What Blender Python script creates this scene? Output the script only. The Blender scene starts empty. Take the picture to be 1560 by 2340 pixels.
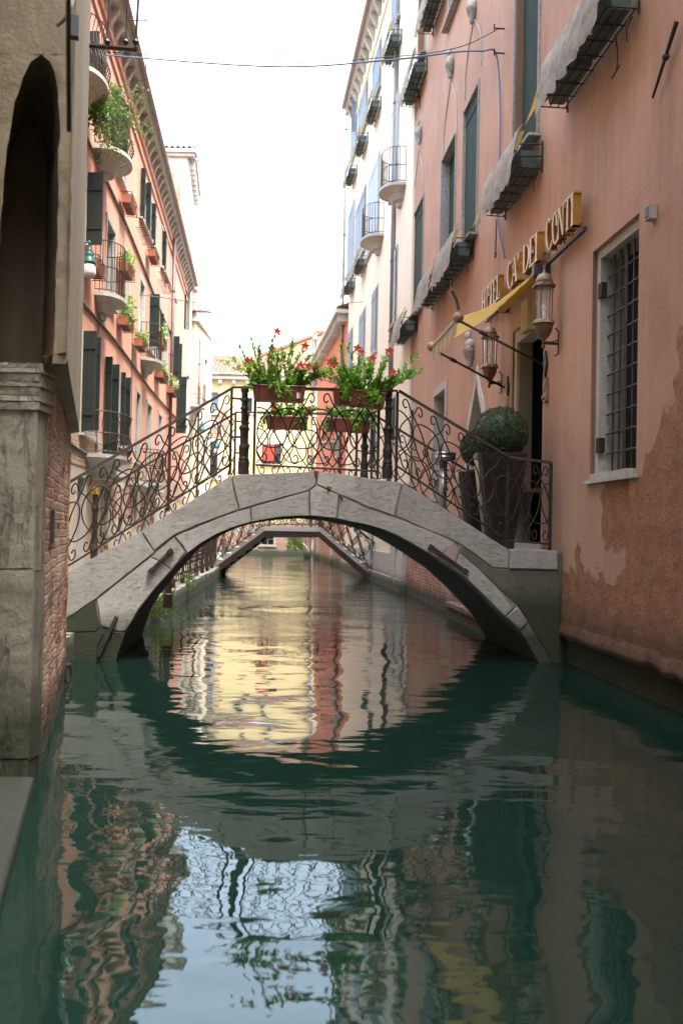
import bpy, bmesh, math, random
from mathutils import Vector, Matrix, noise
random.seed(7)
R_ = math.radians
C = bpy.context.scene.collection
SC = bpy.context.scene
# ------------------------------------------------------------------ camera
F = 2000.0; PITCH = 0.0205; ROLL = 0.020; CP = Vector((0, 0, 1.5))
CR = (Matrix.Rotation(math.pi/2 + PITCH, 3, 'X') @ Matrix.Rotation(ROLL, 3, 'Z'))
cd = bpy.data.cameras.new('camera'); cam = bpy.data.objects.new('camera', cd); C.objects.link(cam)
cam.matrix_world = Matrix.Translation(CP) @ CR.to_4x4()
cd.sensor_fit = 'VERTICAL'; cd.sensor_height = 36; cd.lens = 36*F/2340
cd.clip_start = .05; cd.clip_end = 2000
cd.dof.use_dof = True; cd.dof.focus_distance = 10.5; cd.dof.aperture_fstop = 2.0
SC.camera = cam
# ------------------------------------------------------------------ light
W_ = bpy.data.worlds.new('World'); SC.world = W_; W_.use_nodes = True
nt = W_.node_tree; bg = nt.nodes['Background']
sky = nt.nodes.new('ShaderNodeTexSky'); sky.sky_type = 'NISHITA'; sky.sun_disc = False
sky.sun_elevation = R_(66); sky.sun_rotation = R_(125); sky.air_density = 1.0; sky.dust_density = 4.0; sky.ozone_density = 1.5
hs = nt.nodes.new('ShaderNodeHueSaturation'); hs.inputs['Saturation'].default_value = .62
hs.inputs['Value'].default_value = 1.0; hs.inputs['Hue'].default_value = .49
nt.links.new(sky.outputs[0], hs.inputs['Color']); nt.links.new(hs.outputs[0], bg.inputs['Color'])
bg.inputs['Strength'].default_value = .15
sl = bpy.data.lights.new('sun', 'SUN'); sl.energy = 1.1; sl.angle = R_(30); sl.color = (1, .92, .8)
so = bpy.data.objects.new('sun', sl); C.objects.link(so)
el, az = R_(66), R_(125)
sd = Vector((math.sin(az)*math.cos(el), math.cos(az)*math.cos(el), math.sin(el)))
so.rotation_euler = sd.to_track_quat('Z', 'Y').to_euler()
SC.view_settings.view_transform = 'Standard'; SC.view_settings.look = 'None'
SC.view_settings.exposure = 3.1; SC.view_settings.gamma = 1
SC.cycles.max_bounces = 8
# ------------------------------------------------------------------ materials
def newmat(name):
    m = bpy.data.materials.new(name); m.use_nodes = True
    return m, m.node_tree, m.node_tree.nodes['Principled BSDF']
def N(t, typ, **kw):
    n = t.nodes.new(typ)
    for k, v in kw.items():
        if k in n.inputs: n.inputs[k].default_value = v
        else: setattr(n, k, v)
    return n
def pos(t, sx=1, sy=1, sz=1):
    g = N(t, 'ShaderNodeNewGeometry'); mp = N(t, 'ShaderNodeMapping'); mp.inputs['Scale'].default_value = (sx, sy, sz)
    t.links.new(g.outputs['Position'], mp.inputs['Vector']); return mp.outputs[0], g.outputs['Position']
def ramp(t, src, a, b, inv=False):
    r = N(t, 'ShaderNodeMapRange'); r.inputs['From Min'].default_value = a; r.inputs['From Max'].default_value = b
    if inv: r.inputs['To Min'].default_value = 1; r.inputs['To Max'].default_value = 0
    t.links.new(src, r.inputs['Value']); return r.outputs[0]
def mth(t, op, a, b=None):
    n = N(t, 'ShaderNodeMath', operation=op)
    for i, v in enumerate((a, b)):
        if v is None: continue
        if isinstance(v, (int, float)): n.inputs[i].default_value = v
        else: t.links.new(v, n.inputs[i])
    return n.outputs[0]
def mix(t, fac, a, b, bt='MIX'):
    n = N(t, 'ShaderNodeMix', data_type='RGBA', blend_type=bt)
    for i, v in ((0, fac), (6, a), (7, b)):
        if isinstance(v, (int, float)): n.inputs[i].default_value = v
        elif isinstance(v, tuple): n.inputs[i].default_value = (*v[:3], 1)
        else: t.links.new(v, n.inputs[i])
    return n.outputs[2]
def nz(t, vec, sc, det=6, ro=.6, dist=0):
    n = N(t, 'ShaderNodeTexNoise'); n.inputs['Scale'].default_value = sc; n.inputs['Detail'].default_value = det
    n.inputs['Roughness'].default_value = ro; n.inputs['Distortion'].default_value = dist
    t.links.new(vec, n.inputs['Vector']); return n.outputs['Fac']
def bump(t, p, h, st, dist=.02, prev=None):
    b = N(t, 'ShaderNodeBump'); b.inputs['Strength'].default_value = st; b.inputs['Distance'].default_value = dist
    t.links.new(h, b.inputs['Height'])
    if prev is not None: t.links.new(prev, b.inputs['Normal'])
    t.links.new(b.outputs[0], p.inputs['Normal']); return b.outputs[0]
def wetline(t, col, P, top=.3, c=(.022, .034, .012), amt=.9):
    sp = N(t, 'ShaderNodeSeparateXYZ'); t.links.new(P, sp.inputs[0])
    n = nz(t, P, 3.0, 5)
    z = mth(t, 'ADD', sp.outputs[2], mth(t, 'MULTIPLY', n, -.35))
    f = mth(t, 'MULTIPLY', ramp(t, z, top-.28, top, True), amt)
    return mix(t, f, col, c)
def M(name, c1, c2=None, sc=3, rough=.75, bm_=0.0, bsc=25, metal=0, st=(1, 1, 1), lo=.35, hi=.68, fine=.25, wet=None, spec=None):
    m, t, p = newmat(name); c2 = c2 or tuple(x*.75 for x in c1)
    v, P = pos(t, *st)
    col = mix(t, ramp(t, nz(t, v, sc), lo, hi), c1, c2)
    if fine: col = mix(t, mth(t, 'MULTIPLY', ramp(t, nz(t, P, sc*9, 4), .35, .75), fine), col, tuple(x*.45 for x in c1))
    if wet: col = wetline(t, col, P, wet)
    t.links.new(col, p.inputs['Base Color']); p.inputs['Roughness'].default_value = rough; p.inputs['Metallic'].default_value = metal
    if spec is not None: p.inputs['Specular IOR Level'].default_value = spec
    if bm_: bump(t, p, nz(t, P, bsc, 6, .65), bm_, .02)
    return m
def brick(name, c1, c2, mortar, axis='y', wash=None, washamt=.4, wet=.25, bs=.9):
    m, t, p = newmat(name); v, P = pos(t)
    sp = N(t, 'ShaderNodeSeparateXYZ'); t.links.new(P, sp.inputs[0])
    n1 = nz(t, P, 2.2, 3)
    cb = N(t, 'ShaderNodeCombineXYZ')
    t.links.new(sp.outputs[1 if axis == 'y' else 0], cb.inputs[0])
    t.links.new(mth(t, 'ADD', sp.outputs[2], mth(t, 'MULTIPLY', n1, .05)), cb.inputs[1])
    nn = N(t, 'ShaderNodeTexNoise'); nn.inputs['Scale'].default_value = 14; nn.inputs['Detail'].default_value = 3
    t.links.new(P, nn.inputs['Vector'])
    va = N(t, 'ShaderNodeVectorMath', operation='SCALE'); t.links.new(nn.outputs['Color'], va.inputs[0]); va.inputs['Scale'].default_value = .022
    vb = N(t, 'ShaderNodeVectorMath', operation='ADD'); t.links.new(cb.outputs[0], vb.inputs[0]); t.links.new(va.outputs[0], vb.inputs[1])
    b = N(t, 'ShaderNodeTexBrick'); t.links.new(vb.outputs[0], b.inputs['Vector'])
    for k, vv in (('Scale', 1), ('Mortar Size', .011), ('Mortar Smooth', .6), ('Bias', 0), ('Brick Width', .25), ('Row Height', .068)): b.inputs[k].default_value = vv
    b.inputs['Color1'].default_value = (*c1, 1); b.inputs['Color2'].default_value = (*c2, 1); b.inputs['Mortar'].default_value = (*mortar, 1)
    col = mix(t, ramp(t, nz(t, P, 11, 4), .4, .7), b.outputs['Color'], tuple(x*.4 for x in c1))
    wc = wash or (.5, .45, .38)
    col = mix(t, mth(t, 'MULTIPLY', ramp(t, nz(t, P, 1.7, 8, .7), .42, .62), washamt), col, wc)
    if wet: col = wetline(t, col, P, wet)
    t.links.new(col, p.inputs['Base Color']); p.inputs['Roughness'].default_value = .85
    h = mth(t, 'ADD', mth(t, 'MULTIPLY', b.outputs['Fac'], -1), mth(t, 'MULTIPLY', nz(t, P, 40, 6, .7), 1.2))
    bump(t, p, h, bs, .02)
    return m
def plaster(name, c1, c2, c3, peel=None, peelc=(.22, .11, .065), patches=(), streak=.5, bs=.15):
    m, t, p = newmat(name); v, P = pos(t, 1, 1, .13)
    col = mix(t, ramp(t, nz(t, P, .55, 5, .6, .6), .38, .66), c1, c2)
    col = mix(t, mth(t, 'MULTIPLY', ramp(t, nz(t, v, 5, 6, .7), .45, .72), streak), col, c3)
    col = mix(t, mth(t, 'MULTIPLY', ramp(t, nz(t, P, 2.4, 8, .75, 1.2), .55, .75), .45), col, tuple(x*1.08 for x in c1))
    v7, _ = pos(t, 1, 1, .07)
    col = mix(t, mth(t, 'MULTIPLY', mth(t, 'MULTIPLY', ramp(t, nz(t, v7, 9, 5, .65), .52, .78), ramp(t, nz(t, P, .9, 3), .35, .65)), .55), col, tuple(x*.55 for x in c2))
    if peel:
        vo = N(t, 'ShaderNodeTexVoronoi', feature='DISTANCE_TO_EDGE'); vo.inputs['Scale'].default_value = .9
        va = N(t, 'ShaderNodeVectorMath', operation='ADD'); nq = N(t, 'ShaderNodeTexNoise'); nq.inputs['Scale'].default_value = 3; nq.inputs['Detail'].default_value = 6
        t.links.new(P, nq.inputs['Vector']); vs_ = N(t, 'ShaderNodeVectorMath', operation='SCALE'); vs_.inputs['Scale'].default_value = .5; t.links.new(nq.outputs['Color'], vs_.inputs[0])
        t.links.new(P, va.inputs[0]); t.links.new(vs_.outputs[0], va.inputs[1]); t.links.new(va.outputs[0], vo.inputs['Vector'])
        col = mix(t, mth(t, 'MULTIPLY', mth(t, 'MULTIPLY', ramp(t, vo.outputs['Distance'], 0, .006, True), ramp(t, nz(t, P, .7, 2), .5, .6)), .45), col, tuple(x*.5 for x in c2))
    hgt = nz(t, P, 9, 8, .7)
    if peel:
        sp = N(t, 'ShaderNodeSeparateXYZ'); t.links.new(P, sp.inputs[0])
        lim = mth(t, 'ADD', mth(t, 'MULTIPLY', mth(t, 'MAXIMUM', mth(t, 'SUBTRACT', peel[1], sp.outputs[1]), 0), peel[2]), peel[0])
        n1 = nz(t, P, 1.6, 10, .62, .4)
        s = mth(t, 'SUBTRACT', mth(t, 'ADD', lim, mth(t, 'MULTIPLY', mth(t, 'SUBTRACT', n1, .5), 2.1)), sp.outputs[2])
        for (c, r) in patches:
            d = N(t, 'ShaderNodeVectorMath', operation='SUBTRACT'); t.links.new(P, d.inputs[0]); d.inputs[1].default_value = c
            d2 = N(t, 'ShaderNodeVectorMath', operation='MULTIPLY'); t.links.new(d.outputs[0], d2.inputs[0]); d2.inputs[1].default_value = (1, 1.1, .9)
            d3 = N(t, 'ShaderNodeVectorMath', operation='LENGTH'); t.links.new(d2.outputs[0], d3.inputs[0])
            s = mth(t, 'MAXIMUM', s, mth(t, 'ADD', mth(t, 'SUBTRACT', r, d3.outputs['Value']), mth(t, 'MULTIPLY', mth(t, 'SUBTRACT', n1, .5), 1.3)))
        mk = ramp(t, s, -.012, .012)
        edge = mth(t, 'MULTIPLY', ramp(t, s, -.10, -.01), mth(t, 'SUBTRACT', 1, mk))
        pc = mix(t, ramp(t, nz(t, P, 5, 8, .7), .3, .7), peelc, tuple(x*1.9 for x in peelc))
        pc = mix(t, ramp(t, nz(t, P, 60, 3), .5, .75), pc, tuple(x*.5 for x in peelc))
        col = mix(t, mth(t, 'MULTIPLY', edge, .35), col, tuple(min(1, x*1.2) for x in c1))
        mk2 = ramp(t, mth(t, 'ADD', s, mth(t, 'MULTIPLY', mth(t, 'SUBTRACT', nz(t, P, 4.5, 6, .7), .44), .5)), -.012, .02)
        col = mix(t, mth(t, 'MULTIPLY', mk2, .8), col, tuple(a_*.45+b_*.75 for a_, b_ in zip(c1, peelc)))
        col = mix(t, mk, col, pc)
        col = wetline(t, col, P, .62, (.05, .035, .022), .6)
        n0 = bump(t, p, mth(t, 'SUBTRACT', 1, mk), .9, .03)
        hr = mth(t, 'MULTIPLY', mth(t, 'ADD', mth(t, 'MULTIPLY', nz(t, P, 30, 6, .85), 1.3), mth(t, 'MULTIPLY', nz(t, P, 6, 6, .75), 4.5)), mth(t, 'ADD', mth(t, 'MULTIPLY', mk, .9), .07))
        bump(t, p, hr, .75, .035, n0)
    else:
        bump(t, p, hgt, bs, .02)
    t.links.new(col, p.inputs['Base Color']); p.inputs['Roughness'].default_value = .82
    return m
MAT = {}
MAT['hotel'] = plaster('hotel_plaster', (.485, .285, .19), (.37, .215, .14), (.52, .36, .27), peel=(1.15, 8.7, 1.5), peelc=(.30, .135, .065),
    patches=(((2.70, 8.75, 1.72), .42),), streak=.45)
MAT['pink'] = plaster('salmon_plaster', (.62, .32, .225), (.57, .28, .195), (.65, .38, .29), streak=.4)
MAT['cream'] = plaster('cream_plaster', (.82, .755, .60), (.80, .73, .56), (.83, .78, .66), streak=.4)
MAT['yellow'] = plaster('yellow_plaster', (.78, .66, .36), (.74, .62, .33), (.80, .70, .44), streak=.4)
MAT['peach'] = plaster('peach_plaster', (.78, .58, .33), (.72, .5, .28), (.8, .6, .4))
MAT['red'] = plaster('red_plaster', (.58, .19, .12), (.52, .16, .10), (.60, .25, .17))
MAT['greywall'] = plaster('grey_plaster', (.50, .47, .40), (.42, .39, .32), (.30, .28, .24), streak=.6)
MAT['ochre'] = plaster('ochre_plaster', (.62, .52, .34), (.52, .46, .36), (.4, .36, .3), streak=.6)
MAT['beige'] = plaster('beige_ground_plaster', (.52, .42, .30), (.44, .33, .23), (.38, .30, .22), streak=.6, bs=.5)
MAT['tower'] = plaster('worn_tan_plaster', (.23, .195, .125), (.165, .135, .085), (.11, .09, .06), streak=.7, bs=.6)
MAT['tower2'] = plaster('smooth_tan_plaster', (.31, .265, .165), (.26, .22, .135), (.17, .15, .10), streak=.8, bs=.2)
MAT['brick'] = brick('red_brick', (.52, .17, .09), (.40, .12, .065), (.46, .39, .32), washamt=.65)
MAT['brick_wet'] = brick('dark_wet_brick', (.36, .13, .06), (.22, .10, .055), (.22, .18, .12), wash=(.24, .20, .12), washamt=.8, wet=.34, bs=1)
MAT['brick_near'] = brick('old_brick', (.52, .20, .11), (.36, .13, .07), (.50, .40, .29), wash=(.58, .47, .34), washamt=.75, bs=1)
MAT['brick_pale'] = brick('pale_brick', (.50, .33, .22), (.44, .26, .16), (.52, .45, .35), wash=(.55, .47, .36), washamt=.6, wet=None)
MAT['brick_far'] = brick('far_brick', (.50, .22, .13), (.42, .18, .11), (.5, .42, .34), axis='x', wash=(.6, .5, .42), washamt=.6)
def stone(name, c, pit=.5, wet=None, dark=.35, zs=2.6, ps=13):
    m, t, p = newmat(name); v, P = pos(t)
    col = mix(t, ramp(t, nz(t, P, 1.3, 6, .6), .35, .7), c, tuple(x*.8 for x in c))
    col = mix(t, mth(t, 'MULTIPLY', ramp(t, nz(t, P, 17, 8, .72), .50, .68), dark), col, tuple(x*.35 for x in c))
    v2, _ = pos(t, 1, 1, .2)
    col = mix(t, mth(t, 'MULTIPLY', ramp(t, nz(t, v2, 6, 5, .7), .5, .75), .35), col, tuple(x*.5 for x in (c[0], c[1], c[2]*.85)))
    oi = N(t, 'ShaderNodeObjectInfo'); rr_ = N(t, 'ShaderNodeMapRange'); rr_.inputs['To Min'].default_value = .80; rr_.inputs['To Max'].default_value = 1.08
    t.links.new(oi.outputs['Random'], rr_.inputs['Value']); hv = N(t, 'ShaderNodeHueSaturation'); t.links.new(rr_.outputs[0], hv.inputs['Value']); t.links.new(col, hv.inputs['Color']); col = hv.outputs[0]
    if wet: col = wetline(t, col, P, wet, (.032, .045, .018), .92)
    t.links.new(col, p.inputs['Base Color']); p.inputs['Roughness'].default_value = .8
    v3, _ = pos(t, 1, 1, zs)
    pits = ramp(t, nz(t, v3, ps, 7, .7, .3), .54, .64)
    col2 = None; h = mth(t, 'ADD', mth(t, 'MULTIPLY', pits, -1.6), mth(t, 'ADD', mth(t, 'MULTIPLY', nz(t, P, 80, 4), .35), mth(t, 'MULTIPLY', nz(t, P, 4, 4), 1.2)))
    bump(t, p, h, pit, .02); return m
MAT['stone'] = stone('istrian_stone', (.50, .485, .44), .6, wet=.42, dark=.34)
MAT['stone2'] = stone('istrian_stone_worn', (.43, .41, .355), .6, wet=.42)
MAT['stone_pink'] = stone('pink_marble_patch', (.42, .34, .31), .2)
MAT['white_stone'] = stone('white_stone', (.56, .545, .50), .3, wet=.28)
MAT['trim'] = stone('window_stone', (.50, .48, .43), .3, dark=.5)
MAT['trim_dark'] = stone('weathered_window_stone', (.36, .36, .34), .6, dark=.8)
MAT['jamb'] = stone('brown_door_stone', (.27, .235, .18), .1, dark=.2)
MAT['pillar'] = stone('weathered_pillar_stone', (.27, .255, .20), .7, wet=.45, dark=.5, zs=.25, ps=12)
MAT['slab'] = stone('mossy_slab_stone', (.030, .036, .022), .4, dark=.5)
MAT['mortar'] = M('mortar', (.34, .31, .25), (.20, .18, .14), 6, .9, .6, 40, wet=.42)
MAT['pier'] = stone('stained_cement', (.15, .15, .115), .35, wet=.75, dark=.6)
MAT['rubble'] = stone('dark_rubble', (.13, .125, .105), .7, wet=.45)
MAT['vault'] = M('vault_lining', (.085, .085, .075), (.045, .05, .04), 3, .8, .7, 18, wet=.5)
MAT['iron'] = M('dark_iron', (.028, .022, .019), (.05, .033, .024), 8, .5, .3, 60, metal=.3)
MAT['iron_grey'] = M('grey_iron', (.05, .048, .045), (.08, .075, .07), 8, .45, .2, 60, metal=.4)
MAT['rust'] = M('rusty_iron', (.045, .022, .013), (.028, .016, .012), 6, .8, .5, 40)
MAT['blackbar'] = M('black_paint', (.012, .012, .014), (.02, .02, .02), 5, .5)
MAT['green'] = M('dark_green_shutter', (.006, .015, .013), (.009, .021, .018), 3, .8, .2, 30, st=(1, 1, .1))
MAT['green2'] = M('grey_green_shutter', (.017, .042, .032), (.024, .056, .042), 3, .95, .2, 30, st=(1, 1, .1))
MAT['green3'] = M('faded_green_shutter', (.16, .26, .20), (.2, .3, .24), 3, .6)
MAT['trough'] = M('green_trough', (.07, .11, .10), (.10, .14, .13), 5, .6)
MAT['blue'] = M('blue_grey_shutter', (.15, .20, .24), (.21, .275, .32), 2, .6, .2, 30, st=(1, 1, .25))
MAT['bluepale'] = M('pale_blue_shutter', (.30, .36, .42), (.39, .45, .50), 2, .6, st=(1, 1, .25))
MAT['dark'] = M('dark_glass', (.012, .014, .016), (.02, .022, .022), 2, .18, fine=0)
MAT['black'] = M('interior_shade_black', (.004, .004, .004), (.006, .006, .006), 2, .9, fine=0)  # near-black colour stands in for the shade of unlit rooms
MAT['greypane'] = M('dusty_glass', (.16, .17, .16), (.1, .11, .11), 1.2, .3)
MAT['tile'] = M('terracotta_tile', (.42, .23, .17), (.20, .10, .075), 14, .9, .4, 40, fine=.7, lo=.3, hi=.6)
MAT['terracotta'] = M('terracotta_plastic', (.19, .052, .028), (.155, .042, .024), 4, .45, fine=.15)
MAT['terra_bright'] = M('terracotta_clay', (.42, .15, .085), (.34, .12, .07), 6, .7)
MAT['pipe'] = M('zinc_pipe', (.22, .20, .18), (.17, .155, .145), 4, .5, metal=.2, st=(1, 1, .3))
MAT['pipe_brown'] = M('brown_pipe', (.10, .055, .05), (.075, .045, .04), 4, .5)
MAT['gutter'] = M('gutter_zinc', (.33, .28, .24), (.26, .22, .2), 4, .6)
MAT['wood'] = M('weathered_timber', (.36, .34, .30), (.28, .26, .23), 5, .85, st=(1, 1, .2))
MAT['brass'] = M('brass', (.66, .44, .12), (.5, .32, .08), 4, .28, metal=.9, fine=.1)
MAT['bronze_face'] = M('satin_gilt', (.56, .40, .24), (.46, .32, .18), 6, .35, metal=.35, fine=.1)
MAT['bronze'] = M('aged_bronze', (.13, .08, .045), (.20, .13, .08), 9, .45, .2, 50, metal=.5)
MAT['bronze_top'] = M('pale_bronze', (.33, .235, .15), (.24, .16, .10), 9, .5, metal=.3)
MAT['cloth'] = M('cream_canvas', (.46, .44, .39), (.34, .325, .28), 4, .9, .2, 60)
MAT['cloth_y'] = M('mustard_canvas', (.56, .40, .15), (.50, .34, .12), 3, .85, .15, 80)
MAT['cloth_p'] = M('pale_canvas', (.60, .50, .34), (.54, .44, .28), 3, .85)
MAT['leaf'] = None
MAT['steel'] = M('brushed_steel', (.42, .42, .42), (.30, .30, .30), 6, .3, metal=.9, fine=.1)
MAT['pot'] = M('charcoal_pot', (.022, .019, .021), (.03, .026, .026), 2, .28, fine=.1)
MAT['teal'] = M('teal_lamp_paint', (.015, .11, .09), (.02, .14, .12), 5, .35)
MAT['plastic'] = M('ivory_plastic', (.40, .38, .30), (.34, .32, .26), 5, .5)
MAT['cable'] = M('grey_cable', (.10, .12, .13), (.06, .06, .065), 5, .6)
MAT['cable_b'] = M('blue_cable', (.10, .18, .30), (.12, .22, .36), 5, .6)
def clothmat(name, a, b_, tr):
    m, t, p = newmat(name); v, P = pos(t)
    col = mix(t, ramp(t, nz(t, P, 5, 5, .6), .35, .65), a, b_); t.links.new(col, p.inputs['Base Color']); p.inputs['Roughness'].default_value = .9
    tl = N(t, 'ShaderNodeBsdfTranslucent'); t.links.new(col, tl.inputs['Color']); mx = N(t, 'ShaderNodeMixShader'); mx.inputs[0].default_value = tr
    bump(t, p, nz(t, P, 14, 5), .5, .02)
    out = [n for n in t.nodes if n.type == 'OUTPUT_MATERIAL'][0]
    t.links.new(p.outputs[0], mx.inputs[1]); t.links.new(tl.outputs[0], mx.inputs[2]); t.links.new(mx.outputs[0], out.inputs['Surface']); return m
MAT['cloth'] = clothmat('cream_canvas', (.46, .44, .385), (.27, .26, .22), .3)
MAT['cloth_y'] = clothmat('mustard_canvas', (.70, .50, .17), (.60, .41, .13), .5)
MAT['cloth_p'] = clothmat('pale_canvas', (.66, .56, .38), (.56, .46, .30), .4)
MAT['soil'] = M('soil', (.03, .02, .013), (.02, .014, .01), 20, .95)
MAT['paving'] = M('paving_stone', (.33, .32, .29), (.26, .25, .22), 4, .85, .4, 20)
MAT['redcloth'] = M('red_cloth', (.5, .07, .045), (.4, .05, .03), 3, .9)
MAT['wfl'] = M('white_petal', (.8, .8, .78), (.7, .7, .68), 9, .7, fine=0)
MAT['bulb'] = M('opal_bulb', (.75, .73, .68), (.7, .68, .62), 2, .3, fine=0)
def leafmat(name, a, b, tr):
    m, t, p = newmat(name); v, P = pos(t)
    oi = N(t, 'ShaderNodeNewGeometry')
    r = oi.outputs['Random Per Island']
    col = mix(t, r, a, b); t.links.new(col, p.inputs['Base Color']); p.inputs['Roughness'].default_value = .38
    tl = N(t, 'ShaderNodeBsdfTranslucent'); t.links.new(mix(t, .4, col, (.25, .5, .04)), tl.inputs['Color'])
    mx = N(t, 'ShaderNodeMixShader'); mx.inputs[0].default_value = tr
    out = [n for n in t.nodes if n.type == 'OUTPUT_MATERIAL'][0]
    t.links.new(p.outputs[0], mx.inputs[1]); t.links.new(tl.outputs[0], mx.inputs[2]); t.links.new(mx.outputs[0], out.inputs['Surface'])
    return m
MAT['leaf'] = leafmat('bright_leaf', (.08, .22, .03), (.30, .52, .10), .55)
MAT['leaf_vine'] = leafmat('vine_leaf', (.04, .10, .01), (.10, .19, .02), .35)
MAT['leaf_box'] = leafmat('box_leaf', (.010, .028, .010), (.05, .10, .03), .1)
MAT['petal'] = leafmat('red_petal', (.65, .02, .05), (.5, .01, .03), .3)
MAT['petal'].node_tree.nodes  # keep
MAT['stem'] = M('stem', (.07, .09, .03), (.09, .06, .03), 9, .7)
def glassmat():
    m, t, p = newmat('lantern_glass'); p.inputs['Base Color'].default_value = (.8, .85, .85, 1); p.inputs['Roughness'].default_value = .05
    p.inputs['Alpha'].default_value = .22; return m
MAT['glass'] = glassmat()
def opalglass():
    m, t, p = newmat('ribbed_glass_shade'); p.inputs['Base Color'].default_value = (.75, .72, .74, 1); p.inputs['Roughness'].default_value = .25
    p.inputs['Transmission Weight'].default_value = .3; return m
MAT['shade'] = opalglass()
# water
def watermat():
    m, t, p = newmat('canal_water'); v, P = pos(t)
    p.inputs['Base Color'].default_value = (.006, .021, .015, 1); p.inputs['Roughness'].default_value = .0; p.inputs['IOR'].default_value = 1.65; p.inputs['Specular Tint'].default_value = (.84, 1, .98, 1)
    sp = N(t, 'ShaderNodeSeparateXYZ'); t.links.new(P, sp.inputs[0])
    v1, _ = pos(t, 1.0, 1.3, 1); v2, _ = pos(t, 1.0, 2.4, 1); v3, _ = pos(t, .8, 1.5, 1)
    a = nz(t, v1, .9, 2, .4, .3)                                    # slow swell
    b = nz(t, v2, 2.6, 2, .45, .3)                                  # soft ripples
    c = nz(t, v2, 7.5, 3, .5, .2)                                   # finer wind ripples beyond the bridge
    band = mth(t, 'MULTIPLY', ramp(t, sp.outputs[1], 10.5, 15), ramp(t, nz(t, v3, .35, 2), .32, .6))
    h = mth(t, 'ADD', mth(t, 'MULTIPLY', a, .45), mth(t, 'ADD', mth(t, 'MULTIPLY', b, .05), mth(t, 'MULTIPLY', c, mth(t, 'ADD', mth(t, 'MULTIPLY', band, .11), .004))))
    bump(t, p, h, 1.0, .06)
    return m
MAT['water'] = watermat()
# ------------------------------------------------------------------ builders
def ray(px, py): return CR @ Vector(((px-780)/F, -(py-1170)/F, -1))
def at(px, py, Y):
    d = ray(px, py); return CP + d*(Y/d.y)
class Wall:
    def __init__(s, a, b):
        s.A = Vector((*a, 0)); s.B = Vector((*b, 0)); s.t = (s.B-s.A).normalized(); s.L = (s.B-s.A).length
        n = Vector((-s.t.y, s.t.x, 0)); s.n = n if n.dot(-s.A) > 0 else -n
    def uz(s, px, py, o=0):
        d = ray(px, py); A = s.A + s.n*o; k = (A-CP).dot(s.n)/d.dot(s.n); p = CP + d*k
        return (p-A).dot(s.t), p.z
    def pt(s, u, z, o=0): return s.A + s.t*u + s.n*o + Vector((0, 0, z))
    def ang(s): # rotation so local x = t, local y = n (may mirror); used for local-frame things
        return math.atan2(s.n.y, s.n.x) - math.pi/2
def thing(name, label, cat, loc=(0, 0, 0), group=None, kind=None):
    o = bpy.data.objects.new(name, None); C.objects.link(o); o.location = loc; o.empty_display_size = .1
    if label: o['label'] = label
    if cat: o['category'] = cat
    if group: o['group'] = group
    if kind: o['kind'] = kind
    return o
def wl(o):
    v = Vector(o.location)
    while o.parent: o = o.parent; v += Vector(o.location)
    return v
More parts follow.
